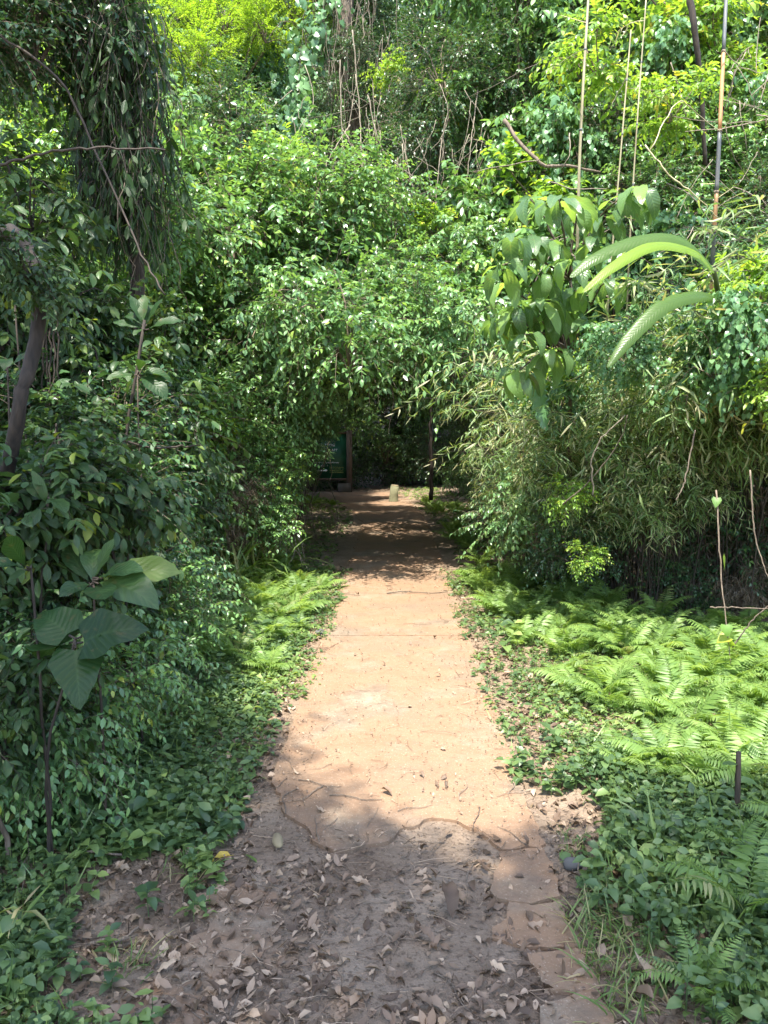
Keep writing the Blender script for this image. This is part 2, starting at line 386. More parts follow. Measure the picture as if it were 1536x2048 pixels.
SEAT = {}
def bush(kind, x, y, z, s, label, group, name='shrub', cat='shrub', stem=True, squash=1.0, wood='bark', lean=None, sr=.016):
    """a shrub or climber: stem from the ground, crown of leaves at height z"""
    v = BUSH[kind][random.randrange(len(BUSH[kind]))]
    g = float(ground_z(x, y))
    o = thing(name, label, cat, (x, y, g), group)
    h = z - g; rot = (0, 0, random.uniform(0, 6.28))
    part('foliage', v[0], o, (0, 0, h), rot, (s, s, s * squash))
    part('twigs', v[1], o, (0, 0, h), rot, (s, s, s * squash))
    if stem and h > .3:
        mb = MB(); j = .10 * h
        dx, dy = lean if lean is not None else (abs(R.normal()) * .10 * h * (1 if x > 0 else -1), abs(R.normal()) * .12 * h)
        for q in range(2):
            c = curve_pts([(dx * (1 - q * .5), dy + .08 * q, -.05), (dx * .6 + R.normal() * j * .4, dy * .6 + R.normal() * j * .3, h * .45), (R.normal() * .04, 0, h * .95)], 9, .01)
            mb.tube(c, np.linspace(sr, sr * .55, 9) * (1 - .3 * q), 6)
        part('stem', mb.mesh('stem', wood), o)
    return o

# ================================================================== GROUND AND PATH
def ground_mat():
    m, nt, N, L = new_mat("soil")
    out = N("ShaderNodeOutputMaterial"); tc = N("ShaderNodeTexCoord")
    def noise(sc, det=6, rough=.6):
        n = N("ShaderNodeTexNoise"); n.inputs["Scale"].default_value = sc; n.inputs["Detail"].default_value = det; n.inputs["Roughness"].default_value = rough
        L(tc.outputs["Object"], n.inputs["Vector"]); return n.outputs[0]
    a = ramp(nt, [(.30, (.15, .106, .072)), (.5, (.245, .182, .128)), (.72, (.335, .262, .19))]); L(noise(3.1, 8), a.inputs[0])
    fl = ramp(nt, [(.56, (0, 0, 0)), (.66, (1, 1, 1))]); L(noise(70, 3), fl.inputs[0])
    mx = N("ShaderNodeMixRGB"); L(math_node(nt, 'MULTIPLY', fl.outputs[0], .55), mx.inputs[0]); L(a.outputs[0], mx.inputs[1]); mx.inputs[2].default_value = (.27, .21, .16, 1)
    dk = ramp(nt, [(.36, (1, 1, 1)), (.46, (0, 0, 0))]); L(noise(43, 4), dk.inputs[0])
    mx2 = N("ShaderNodeMixRGB"); L(math_node(nt, 'MULTIPLY', dk.outputs[0], .6), mx2.inputs[0]); L(mx.outputs[0], mx2.inputs[1]); mx2.inputs[2].default_value = (.045, .03, .022, 1)
    sx = N("ShaderNodeSeparateXYZ"); L(tc.outputs["Object"], sx.inputs[0])
    du = N("ShaderNodeMapRange"); du.inputs["From Min"].default_value = .95; du.inputs["From Max"].default_value = .50; L(math_node(nt, 'ADD', math_node(nt, 'ABSOLUTE', sx.outputs[0]), math_node(nt, 'MULTIPLY_ADD', noise(4.5, 6), .5, -.25)), du.inputs["Value"])
    mx3 = N("ShaderNodeMixRGB"); dy = N("ShaderNodeMapRange"); dy.inputs["From Min"].default_value = 2.9; dy.inputs["From Max"].default_value = 4.2; dy.inputs["To Max"].default_value = .6; L(sx.outputs[1], dy.inputs["Value"]); L(math_node(nt, 'MULTIPLY', du.outputs[0], dy.outputs[0]), mx3.inputs[0]); L(mx2.outputs[0], mx3.inputs[1]); mx3.inputs[2].default_value = (.235, .165, .105, 1); mx2 = mx3
    b = N("ShaderNodeBump"); b.inputs["Strength"].default_value = .9; b.inputs["Distance"].default_value = .02
    L(math_node(nt, 'ADD', noise(60, 8, .7), noise(14, 5)), b.inputs["Height"])
    p = N("ShaderNodeBsdfPrincipled"); p.inputs["Roughness"].default_value = .95; p.inputs["Specular IOR Level"].default_value = .2
    L(mx2.outputs[0], p.inputs["Base Color"]); L(b.outputs[0], p.inputs["Normal"]); L(p.outputs[0], out.inputs[0])
    return m
M['soil'] = ground_mat()
def path_mat():
    m, nt, N, L = new_mat("worn_concrete")
    out = N("ShaderNodeOutputMaterial"); tc = N("ShaderNodeTexCoord")
    def noise(sc, det=6, rough=.6, sx=1., sy=1.):
        mp = N("ShaderNodeMapping"); mp.inputs["Scale"].default_value = (sx, sy, 1); L(tc.outputs["Object"], mp.inputs[0])
        n = N("ShaderNodeTexNoise"); n.inputs["Scale"].default_value = sc; n.inputs["Detail"].default_value = det; n.inputs["Roughness"].default_value = rough
        L(mp.outputs[0], n.inputs["Vector"]); return n.outputs[0]
    def mixc(f, c1, c2):
        x = N("ShaderNodeMixRGB")
        L(f, x.inputs[0])
        if isinstance(c1, tuple): x.inputs[1].default_value = (*c1, 1)
        else: L(c1, x.inputs[1])
        if isinstance(c2, tuple): x.inputs[2].default_value = (*c2, 1)
        else: L(c2, x.inputs[2])
        return x.outputs[0]
    base = ramp(nt, [(.36, (.115, .085, .060)), (.5, (.205, .157, .110)), (.64, (.275, .216, .155))]); L(math_node(nt, 'ADD', math_node(nt, 'MULTIPLY', noise(5, 8, .65), .6), math_node(nt, 'MULTIPLY', noise(34, 6, .75), .4)), base.inputs[0])
    col = base.outputs[0]
    # red dust blown over the slab in patches and along its edges
    at_ = N("ShaderNodeAttribute"); at_.attribute_name = "luv"; sp = N("ShaderNodeSeparateXYZ"); L(at_.outputs["Vector"], sp.inputs[0])
    edge = math_node(nt, 'SUBTRACT', 1.0, sp.outputs[0])
    red = ramp(nt, [(.47, (0, 0, 0)), (.62, (1, 1, 1))]); L(math_node(nt, 'ADD', noise(1.9, 7, .62), math_node(nt, 'MULTIPLY', edge, .30)), red.inputs[0])
    col = mixc(math_node(nt, 'MULTIPLY', red.outputs[0], .75), col, (.235, .138, .078))
    dirt = ramp(nt, [(.60, (0, 0, 0)), (.67, (1, 1, 1))]); L(noise(7.5, 9, .7), dirt.inputs[0])
    col = mixc(math_node(nt, 'MULTIPLY', dirt.outputs[0], .7), col, (.24, .155, .095))
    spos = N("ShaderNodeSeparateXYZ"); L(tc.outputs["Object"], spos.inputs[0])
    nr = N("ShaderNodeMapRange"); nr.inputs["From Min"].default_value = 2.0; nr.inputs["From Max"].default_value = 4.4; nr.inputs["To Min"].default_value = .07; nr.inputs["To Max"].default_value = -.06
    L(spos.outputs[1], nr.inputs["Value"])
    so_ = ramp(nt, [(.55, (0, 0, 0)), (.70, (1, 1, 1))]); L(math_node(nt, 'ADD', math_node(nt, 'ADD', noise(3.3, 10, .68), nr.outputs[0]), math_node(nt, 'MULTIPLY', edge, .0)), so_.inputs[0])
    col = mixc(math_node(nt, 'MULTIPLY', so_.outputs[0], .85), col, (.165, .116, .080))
    damp = ramp(nt, [(.50, (0, 0, 0)), (.75, (1, 1, 1))]); L(noise(1.1, 6), damp.inputs[0])
    col = mixc(math_node(nt, 'MULTIPLY', damp.outputs[0], .8), col, (.15, .118, .085))
    speck = ramp(nt, [(.60, (0, 0, 0)), (.66, (1, 1, 1))]); L(noise(48, 5, .6, 1, .6), speck.inputs[0])
    col = mixc(math_node(nt, 'MULTIPLY', speck.outputs[0], .85), col, (.20, .13, .085))
    grit = ramp(nt, [(.62, (0, 0, 0)), (.72, (1, 1, 1))]); L(noise(150, 2), grit.inputs[0])
    col = mixc(math_node(nt, 'MULTIPLY', grit.outputs[0], .4), col, (.55, .47, .36))
    # hairline cracks
    vo = N("ShaderNodeTexVoronoi"); vo.feature = 'DISTANCE_TO_EDGE'; vo.inputs["Scale"].default_value = 1.3
    nw = N("ShaderNodeTexNoise"); nw.inputs["Scale"].default_value = 4; nw.inputs["Detail"].default_value = 5; L(tc.outputs["Object"], nw.inputs["Vector"])
    va = N("ShaderNodeVectorMath"); va.operation = 'MULTIPLY_ADD'; L(nw.outputs["Color"], va.inputs[0]); va.inputs[1].default_value = (.35, .35, 0); L(tc.outputs["Object"], va.inputs[2])
    L(va.outputs[0], vo.inputs["Vector"])
    ck = ramp(nt, [(.004, (1, 1, 1)), (.011, (0, 0, 0))]); L(vo.outputs["Distance"], ck.inputs[0])
    ckm = ramp(nt, [(.60, (0, 0, 0)), (.66, (1, 1, 1))]); L(noise(1.2, 2), ckm.inputs[0])
    cf = math_node(nt, 'MULTIPLY', ck.outputs[0], ckm.outputs[0])
    col = mixc(math_node(nt, 'MULTIPLY', cf, .8), col, (.09, .06, .04))
    b = N("ShaderNodeBump"); b.inputs["Strength"].default_value = .7; b.inputs["Distance"].default_value = .012
    h = math_node(nt, 'ADD', noise(28, 9, .7), math_node(nt, 'MULTIPLY', noise(6, 4), 1.2)); h = math_node(nt, 'SUBTRACT', h, cf)
    L(h, b.inputs["Height"])
    p = N("ShaderNodeBsdfPrincipled"); p.inputs["Roughness"].default_value = .92; p.inputs["Specular IOR Level"].default_value = .25
    L(col, p.inputs["Base Color"]); L(b.outputs[0], p.inputs["Normal"]); L(p.outputs[0], out.inputs[0])
    return m
M['concrete'] = path_mat()

# ground: one sheet, finer near the path
def axis(lo, hi, fine, n1, n2):
    a = np.linspace(fine[0], fine[1], n1)
    l = fine[0] - np.geomspace(.05, fine[0] - lo, n2)[::-1]; r = fine[1] + np.geomspace(.05, hi - fine[1], n2)
    return np.concatenate([l, a, r])
gx, gy = axis(-150, 150, (-3.5, 3.5), 220, 40), axis(-60, 220, (1.2, 9), 240, 50)
X, Y = np.meshgrid(gx, gy, indexing='ij'); Z = ground_z(X, Y)
nx, ny = X.shape
ii = np.arange(nx * ny).reshape(nx, ny)
q = np.stack([ii[:-1, :-1], ii[1:, :-1], ii[1:, 1:], ii[:-1, 1:]], -1).reshape(-1, 4)
mb = MB(); mb.add(np.stack([X, Y, Z], -1).reshape(-1, 3), np.concatenate([q[:, [0, 1, 2]], q[:, [0, 2, 3]]]))
tag(part('ground', mb.mesh('ground', 'soil')), kind='structure')

def slab(name, outline, top=.035, thick=.09, jit=.012, step=.03, worn=.02):
    """a cast slab: grid of the plan inside a ragged outline"""
    o = np.asarray(outline, float)[:, :2]
    pts = []
    for i in range(len(o)):
        a, b = o[i], o[(i + 1) % len(o)]; n = max(1, int(np.linalg.norm(b - a) / step))
        nrm = np.array([b[1] - a[1], a[0] - b[0]]) / (np.linalg.norm(b - a) + 1e-9)
        j_ = jit * (.40 if np.linalg.norm(b - a) > .5 else 1)
        for k in range(n):
            p = a + (b - a) * k / n
            pts.append(p + nrm * j_ * ((NA(p[0] * 7, p[1] * 7) - .5) * 1.6 + (NB(p[0] * 19, p[1] * 19) - .5) * 1.2 + (NC(p[0] * 60, p[1] * 60) - .5) * .7))
    import bmesh
    bm = bmesh.new()
    vs = [bm.verts.new((p[0], p[1], top)) for p in pts]
    f = bm.faces.new(vs)
    if f.normal.z < 0: f.normal_flip()
    f.normal_update()
    if f.normal.z < 0: f.normal_flip()
    r = bmesh.ops.inset_region(bm, faces=[f], thickness=worn, depth=0)
    inner = set(v for v in f.verts)
    for v in bm.verts:
        if v not in inner: v.co.z -= worn * .55
    outer = [e for e in bm.edges if e.is_boundary]
    ex = bmesh.ops.extrude_edge_only(bm, edges=outer)
    for g in ex['geom']:
        if isinstance(g, bmesh.types.BMVert): g.co.z -= thick
    bmesh.ops.triangulate(bm, faces=bm.faces[:])
    bmesh.ops.recalc_face_normals(bm, faces=bm.faces[:])
    me = bpy.data.meshes.new(name); bm.to_mesh(me); bm.free()
    co = np.zeros(len(me.vertices) * 3, np.float32); me.vertices.foreach_get("co", co); co = co.reshape(-1, 3)
    a = np.zeros_like(co); a[:, 0] = 0.6
    at_ = me.attributes.new("luv", 'FLOAT_VECTOR', 'POINT'); at_.data.foreach_set("vector", a.ravel())
    me.materials.append(M['concrete'])
    return tag(part(name, me), kind='structure')

# nearer slab with its broken front edge and the strip that survives on the right
near_edge = [gp(*p) for p in [(600, 1668), (612, 1692), (655, 1706), (705, 1706), (760, 1692), (830, 1662), (880, 1646), (912, 1652), (950, 1668), (988, 1692), (1003, 1702), (1040, 1700), (1084, 1694)]]
A_ = [(-.56, 6.0)] + [(-.56, 4.6), (-.555, 3.4)] + [tuple(p[:2]) for p in near_edge] + [(.59, 3.4), (.60, 4.6), (.60, 6.0)]
slab('path', A_, top=.016, jit=.035, worn=.05)
for i_, pc in enumerate([[(1001, 1708), (1040, 1706), (1086, 1700), (1100, 1745), (1118, 1800), (1062, 1812), (1014, 1806), (986, 1790), (990, 1745)],
           [(1018, 1813), (1064, 1819), (1120, 1807), (1138, 1850), (1158, 1900), (1100, 1904), (1050, 1908), (1014, 1898), (982, 1882), (986, 1862), (1012, 1842)],
           [(1054, 1916), (1102, 1911), (1160, 1907), (1178, 1945), (1197, 1984), (1150, 1992), (1104, 1990), (1078, 1952)]]):
    slab('path', [tuple(gp(*q)[:2]) for q in pc], top=(.017, .013, .018)[i_], jit=.022, worn=.035)
slab('path', [tuple(gp(*p)[:2]) for p in [(1112, 2004), (1196, 1990), (1230, 2110), (1060, 2120), (1078, 2042)]], top=.016, jit=.03, worn=.04)
slab('path', [tuple(gp(*p)[:2]) for p in [(372, 1904), (405, 1850), (400, 1800), (480, 1766), (540, 1790), (556, 1850), (545, 1892), (480, 1936), (420, 1956), (362, 1936)]], top=.006, jit=.06, worn=.05)
slab('path', [tuple(gp(*p)[:2]) for p in [(230, 2020), (300, 1975), (380, 1985), (400, 2030), (330, 2075), (240, 2080)]], top=.004, jit=.06, worn=.05)
ys = np.linspace(6.02, 14, 22)
far = [(path_x(y) - .56, y) for y in ys] + [(path_x(y) + .60, y) for y in ys[::-1]]
slab('path', far, top=.014, step=.08, jit=.03)
# trodden earth where the path turns before the board
ys = np.linspace(14.03, 21.4, 20)
wl = np.interp(ys, [14, 17, 19, 21.4], [.58, .75, 1.15, 1.5]); wr = np.interp(ys, [14, 17, 19, 21.4], [.6, .75, 1.0, 1.25])
slab('path', [(path_x(y) - a, y) for y, a in zip(ys, wl)] + [(path_x(y) + a, y) for y, a in list(zip(ys, wr))[::-1]], top=.016, step=.1, jit=.05)

# ================================================================== LIGHT
SUN = unit(np.array([-.11, -.40, .91]))
elev = math.asin(SUN[2])
sl = bpy.data.lights.new("sun", 'SUN'); sl.energy = 3.1; sl.angle = rad(.53); sl.color = (1, .95, .86)
so = bpy.data.objects.new("sun", sl); COL.objects.link(so); so.location = (-6, -4, 20)
from mathutils import Vector
so.rotation_euler = Vector(-SUN).to_track_quat('-Z', 'Y').to_euler()
w = bpy.data.worlds.new("World"); scene.world = w; w.use_nodes = True
nt = w.node_tree; bg = nt.nodes["Background"]
sky = nt.nodes.new("ShaderNodeTexSky"); sky.sky_type = 'NISHITA'; sky.sun_disc = False
sky.sun_elevation = elev; sky.sun_rotation = math.atan2(SUN[0], SUN[1]); sky.dust_density = 1.5; sky.air_density = 1.0
nt.links.new(sky.outputs[0], bg.inputs[0]); bg.inputs[1].default_value = .15
vs_ = scene.view_settings; vs_.view_transform = 'Standard'; vs_.look = 'None'; vs_.gamma = 1; vs_.use_curve_mapping = False
vs_.exposure = 2.3
cy = scene.cycles
cy.max_bounces = 5; cy.diffuse_bounces = 3; cy.glossy_bounces = 1; cy.transmission_bounces = 4; cy.transparent_max_bounces = 4
cy.sample_clamp_indirect = 6; cy.caustics_reflective = False; cy.caustics_refractive = False
cy.use_denoising = True

# ================================================================== PLANTS
def proj(p):
    d = np.asarray(p, float) - np.array([0, 0, CAM_H]); c, s = math.cos(-YAW), math.sin(-YAW)
    x, y, z = c * d[0] - s * d[1], s * d[0] + c * d[1], d[2]
    cp, sp = math.cos(PITCH), math.sin(PITCH)
    f = y * cp - z * sp; u = y * sp + z * cp
    return 768 + F_PX * x / f, 1024 - F_PX * u / f

mk('feather', 2, leaf='feather', tp=TP['leaflet'], size=.055, rx=1.2, ry=.9, rz=.8, twigs=330, nl=24, lumps=10, tl=.50, droop=.25, hang=.0, nup=1.4, lump_r=.5, spread=1.1)

def crown_tree(label, group, x, y, h, zlo, rw, n, kinds, s, name='tree', bark='barkdark', r=.11, lean=(0, 0)):
    g = float(ground_z(x, y)); o = thing(name, label, 'tree', (x, y, g), group)
    mb = MB(); top = h * .8
    mb.tube(curve_pts([(0, 0, -.1), (lean[0] * .3, lean[1] * .3, top * .35), (lean[0], lean[1], top)], 12, .02), np.linspace(r, r * .35, 12), 8)
    C = []
    for i in range(n):
        a = i * 2.4 + R.random(); zz = zlo + (h - zlo) * (i + .5) / n; rr = rw * (.25 + .75 * math.sqrt(R.random())) * (1 - .45 * ((zz - zlo) / (h - zlo)) ** 2)
        c = np.array([lean[0] + rr * math.cos(a), lean[1] + rr * math.sin(a), zz]); C.append(c)
        b = np.array([lean[0] * .8, lean[1] * .8, max(1.0, zz - .45 * rr - .6)]); b[2] = min(b[2], top)
        mb.tube(curve_pts([b, (b + c) / 2 + (0, 0, -.12), c], 7, .03), np.linspace(r * .32, .01, 7), 5)
    part('trunk', mb.mesh('trunk', bark), o)
    for c in C:
        k = random.choice(kinds); v = random.choice(BUSH[k]); q = s * random.uniform(.8, 1.2); rot = (0, 0, random.uniform(0, 6.28))
        cr = part('crown', v[0], o, tuple(c), rot, q); part('twigs', v[1], cr)
    return o

# ---- the tall tree on the left whose crown hangs over the camera and shades the foreground
g0 = at(52, 760, 4.0)
o = thing('shade_tree', 'leaning slim dark brown trunk at the far left, its crown shading the foreground', 'tree', (-2.35, 4.05, 0.1))
mb = MB(); base = np.array([-2.35, 4.05, .1])
P_ = np.array([(-2.35, 4.05, .05), at(22, 890, 3.3), at(58, 730, 3.3), at(82, 620, 3.35), at(40, 470, 3.45), at(-120, 300, 3.5), (-2.9, 2.2, 5.6), (-3.4, -.6, 8.8)]) - base
mb.tube(curve_pts(P_, 26, .006), np.linspace(.032, .026, 26), 10)
spots = [(-2.1 + .3 * math.sin(i), 3 - .2 * i, 6.6) for i in range(3)]
crownpts = []
for x in np.arange(-5.2, 2.9, 1.35):
    for y in (-4.0, -2.45):
        crownpts.append((x + R.normal() * .3, y + R.normal() * .25, 10.2 + R.normal() * .4))
for x, y in [(-4.5, 0.0), (-5.9, .8), (-4.2, 1.6), (-5.6, 2.4), (-4.4, 3.3), (-6.0, 3.8), (-3.7, 2.5), (-3.1, -.6)]: crownpts.append((x, y, 8.2 + R.normal() * .3))
for c in crownpts:
    c = np.array(c) - base
    mb.tube(curve_pts([P_[-1] - (0, 0, .3 * R.random()), (P_[-1] + c) / 2 + (0, 0, .3), c], 8, .03), np.linspace(.008, .004, 8), 5)
part('trunk', mb.mesh('trunk', 'barkdark'), o)
for c in crownpts:
    v = random.choice(BUSH['canopy']); cr = part('crown', v[0], o, tuple(np.array(c) - base), (0, 0, random.uniform(0, 6)), random.uniform(.8, 1.0)); part('twigs', v[1], cr)

# ---- wall of climber-covered shrubs over the path
def wall_depth(x, z):
    d = 8.55 + .52 * (z - 2.0) + 2.3 * (NA(x * .8 + 7, z * .8) - .5) - .55 * math.exp(-((x + 1.7) / 1.3) ** 2 - ((z - 4.0) / 1.4) ** 2)
    return d
LAB = {
    'arch': ('leafy shrub arching over the dark opening of the path', 'shrubs arching over the path opening'),
    'mid': ('sunlit light green shrub in the leafy bank left of centre above the path', 'sunlit shrubs in the bank above the path'),
    'left': ('sunlit shrub seen behind the dark hanging vines on the left', 'sunlit shrubs behind the hanging vines'),
    'right': ('climber-covered bush in the tangle behind the bamboo canes on the right', 'climber-covered bushes behind the bamboo canes'),
    'upper': ('dark small-leaved climber bush high up right of the vine-hung tree', 'dark climber bushes high in the back'),
    'top': ('mid green climber bush high at the back, left of the vine-hung tree', 'climber bushes high at the back on the left'),
}
for z in np.arange(1.0, 9.6, .68):
    for x in np.arange(-7.0, 7.2, .74):
        xx = x + R.normal() * .2; zz = z + R.normal() * .16; y = wall_depth(xx, zz) + R.normal() * .18
        px, py = proj((xx, y, zz))
        if not (-150 < px < 1690 and py > -170): continue
        if abs(xx + .1) < 1.75 and zz < 2.55: continue
        if zz < 2.4 and (xx < -3.2 or xx > 1.9): continue
        if 525 < px < 835 and py < 300: continue                    # the vine-hung tree stands here
        if 850 < px < 1020 and 300 < py < 440 and R.random() < .8: continue   # gap onto the dark behind
        if 200 < px < 620 and py < 215: continue
        if 800 < px < 1060 and py < 300 and R.random() < .45: continue
        s = random.uniform(.72, 1.0)
        if px < 330: k, lab = random.choice(['bright', 'bright', 'yellow', 'arch']), 'left'
        elif px > 1060 and py < 560: k, lab = random.choice(['small', 'bright', 'heart', 'bright', 'yellow', 'broad']), 'right'
        elif px > 770 and py < 420: k, lab = random.choice(['small', 'small', 'small', 'broad']), 'upper'
        elif py < 240: k, lab = random.choice(['small', 'bright', 'arch']), 'top'
        elif py > 430 and 480 < px < 1080: k, lab = random.choice(['arch', 'arch', 'arch', 'bright', 'broad']), 'arch'
        else: k, lab = random.choice(['bright', 'bright', 'arch', 'heart', 'broad', 'yellow']), 'mid'
        if k == 'yellow': s *= 1.25
        bush(k, xx, y, zz, s, *LAB[lab], stem=abs(xx + .1) > 2.7, name='climber_shrub' if lab in ('right', 'upper', 'top') else 'shrub')

# lower flanks of the opening
for (px, py, d, s, k) in [(520, 800, 9.0, .7, 'arch'), (525, 830, 9.2, .5, 'arch'), (480, 940, 9.2, .5, 'arch'), (600, 770, 9.2, .5, 'arch'), (440, 800, 9.0, .8, 'arch'),
                          (500, 900, 9.3, .6, 'bright'), (500, 1020, 10.0, .5, 'small'), (598, 868, 11.2, .34, 'arch'), (640, 852, 11.0, .30, 'arch'), (612, 905, 11.6, .30, 'arch'), (648, 905, 12.5, .14, 'arch'), (660, 868, 11.4, .16, 'arch'), (610, 940, 12.0, .22, 'arch'), (540, 960, 11.0, .5, 'small')]:
    p = at(px, py, d); bush(k, *p, s, 'pale green leafy climber draping the left side of the path opening', 'climbers on the left of the path opening', name='climber_shrub', lean=(-.5, .3), sr=.010)
for (px, py, d, s, k) in [(1030, 800, 9.4, .6, 'arch'), (1050, 880, 9.8, .6, 'small'), (1045, 900, 11.0, .6, 'small'), (1040, 960, 10.5, .6, 'small'), (1030, 980, 12.5, .6, 'small'), (1050, 800, 9.4, .6, 'arch'), (960, 760, 9.7, .55, 'arch')]:
    p = at(px, py, d); bush(k, *p, s, stem=False, label='shaded shrub closing the right side of the path opening', group='shaded shrubs on the right of the path opening')

# ---- inside the tunnel
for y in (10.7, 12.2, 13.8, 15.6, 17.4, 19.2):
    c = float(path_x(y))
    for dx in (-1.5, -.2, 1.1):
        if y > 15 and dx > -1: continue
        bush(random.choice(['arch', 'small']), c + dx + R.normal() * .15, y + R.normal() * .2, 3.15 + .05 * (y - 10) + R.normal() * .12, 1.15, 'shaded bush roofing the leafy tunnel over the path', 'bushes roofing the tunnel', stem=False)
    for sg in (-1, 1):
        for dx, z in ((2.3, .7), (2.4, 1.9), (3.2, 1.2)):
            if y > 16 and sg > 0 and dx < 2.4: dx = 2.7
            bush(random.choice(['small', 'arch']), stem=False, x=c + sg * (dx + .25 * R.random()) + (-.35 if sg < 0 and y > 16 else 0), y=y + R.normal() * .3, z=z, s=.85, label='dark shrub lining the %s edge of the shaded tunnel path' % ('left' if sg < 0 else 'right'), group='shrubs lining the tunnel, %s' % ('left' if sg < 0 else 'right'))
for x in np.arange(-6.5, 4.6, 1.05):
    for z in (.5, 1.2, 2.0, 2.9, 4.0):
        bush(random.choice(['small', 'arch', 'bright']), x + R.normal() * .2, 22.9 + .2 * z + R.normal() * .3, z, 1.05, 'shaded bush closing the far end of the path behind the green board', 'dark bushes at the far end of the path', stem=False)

# ---- background trees
for (x, y, h, zl, rw, n) in [(2.1, 15.8, 10.5, 4.4, 1.8, 13), (3.4, 16.0, 11, 4.2, 2.0, 14), (6.2, 14.5, 10.5, 3.5, 2.0, 13), (1.9, 19.5, 13.5, 5, 2.3, 15), (5.2, 20.5, 14, 5, 2.4, 15), (8.8, 17.5, 13, 4, 2.4, 15), (9.5, 12.8, 9, 2, 2.0, 13)]:
    crown_tree('dark small-leaved tree in the forest behind the bamboo canes', 'dark trees at the back on the right', x, y, h, zl, rw, n, ['small'], 1.45)
for (x, y, h, zl, rw, n) in [(-3.3, 16.2, 11, 4.6, 1.8, 13), (-4.2, 17.5, 12.5, 4.5, 2.2, 15), (-7.2, 14.5, 9.6, 3.2, 2.1, 14), (-2.3, 21.5, 14, 5, 2.4, 15), (-8.2, 20.0, 12.6, 4, 2.4, 15), (-6.6, 11.6, 5.8, 2.0, 1.6, 10)]:
    crown_tree('shaded green tree in the forest behind the feathery crown on the left', 'shaded trees at the back on the left', x, y, h, zl, rw, n, ['small', 'small', 'arch'], 1.4)
for x in np.arange(-19, 20, 3.4):
    crown_tree('far forest tree filling the skyline behind everything', 'far trees on the skyline', x + R.normal() * .5, 27 + R.normal(), 15.5, 3, 2.9, 15, ['canopy'], 1.5)

# ---- feathery yellow-green tree, top left
o = thing('feathery_tree', 'bright yellow-green tree with fine feathery leaves at the top left', 'tree', (-3.4, 13.2, .4))
mb = MB(); cs = [at(330, 40, 12.4), at(400, 100, 12.3), at(345, 150, 12.6), at(450, 20, 12.8), at(530, 40, 12.4), at(400, -60, 13), at(300, 90, 13.2), at(500, -40, 13.2), at(590, 10, 13)]
b0 = np.array([-3.4, 13.2, .4]); fork = np.array([-3.3, 13.4, 5.6])
mb.tube(curve_pts([(0, 0, -.1), (.1, 0, 3), fork - b0], 12, .02), np.linspace(.10, .06, 12), 8)
for c in cs: mb.tube(curve_pts([fork - b0, (fork + c) / 2 - b0 + (0, 0, .25), c - b0], 8, .02), np.linspace(.04, .012, 8), 5)
part('trunk', mb.mesh('trunk', 'bark'), o)
for c in cs:
    v = random.choice(BUSH['feather']); cr = part('crown', v[0], o, tuple(c - b0), (0, 0, random.uniform(0, 6)), random.uniform(.62, .8)); part('twigs', v[1], cr)

# ---- hanging vines
def vine(name, label, cat, pts, r, group=None, mat='vine', n=22, jit=.004, leafy=0, leaf='heart', tp='heart', ls=.07):
    pts = np.asarray(pts, float); b = pts[np.argmin(pts[:, 2])] if cat != 'branch' else pts[0]
    o = thing(name, label, cat, tuple(b), group); mb = MB(); c = curve_pts(pts - b, n, jit); mb.tube(c, np.linspace(r, r * .6, n), 5)
    part('stem', mb.mesh('stem', mat), o)
    if leafy:
        l = MB(); i = R.integers(1, n, leafy); l.leaves(c[i] + R.normal(size=(leafy, 3)) * .015, unit(R.normal(size=(leafy, 3)) + [0, -.2, -.7]), R.normal(size=(leafy, 3)) * .5 + [0, -.8, .5], ls * R.uniform(.7, 1.25, leafy), TP[tp])
        part('foliage', l.mesh('foliage', leaf), o)
    return o

# vine-hung trunk at the top, left of centre
tb = np.array([-2.1, 14.2, .2])
o = thing('vine_hung_tree', 'grey trunk hung with bare vines, heart-shaped leaves climbing its left side', 'tree', tuple(tb))
mb = MB(); top = at(690, -120, 12.5)
mb.tube(curve_pts([(0, 0, -.1), (.1, -.2, 2.2), at(700, 420, 13.0) - tb, at(690, 150, 12.5) - tb, top - tb], 18, .02), np.linspace(.14, .10, 18), 9)
part('trunk', mb.mesh('trunk', 'bark'), o)
mb = MB(); pts = []
for i in range(85):
    p0 = at(R.normal(690, 44), R.uniform(-80, 150), 12.3 + R.normal() * .18); L_ = R.uniform(.8, 2.7)
    pts.append(curve_pts([p0 - tb, p0 - tb + (R.normal() * .1, R.normal() * .08, -L_ * .5), p0 - tb + (R.normal() * .28, -.1 + R.normal() * .1, -L_)], 12, .018))
mb.tubes(np.array(pts), R.uniform(.004, .008, 85), .003); part('hanging_vines', mb.mesh('hanging_vines', 'vine'), o)
mb = MB(); n = 420
q = np.array([at(px, py, 12.15 + R.normal() * .15) for px, py in zip(R.normal(0, 26, n) + np.interp(np.linspace(0, 1, n), [0, 1], [655, 575]), np.linspace(-40, 300, n))]) - tb
mb.leaves(q, unit(R.normal(size=(n, 3)) * .5 + [0, -.3, -1]), R.normal(size=(n, 3)) * .35 + [-.2, -.9, .6], .115 * R.uniform(.5, 1.25, n), TP['heart'])
part('climber_leaves', mb.mesh('climber_leaves', 'heart'), o)
for px, py, d, s in [(690, -60, 12.8, .8), (740, 20, 13, .7), (630, -40, 12.9, .8), (715, 330, 12.6, .6), (650, 300, 12.4, .6), (760, 260, 12.9, .6), (700, 90, 12.1, .45), (665, 190, 12.1, .4), (735, 180, 12.2, .45)]:
    v = random.choice(BUSH['small']); cr = part('crown', v[0], o, tuple(at(px, py, d) - tb), (0, 0, R.random() * 6), s); part('twigs', v[1], cr)

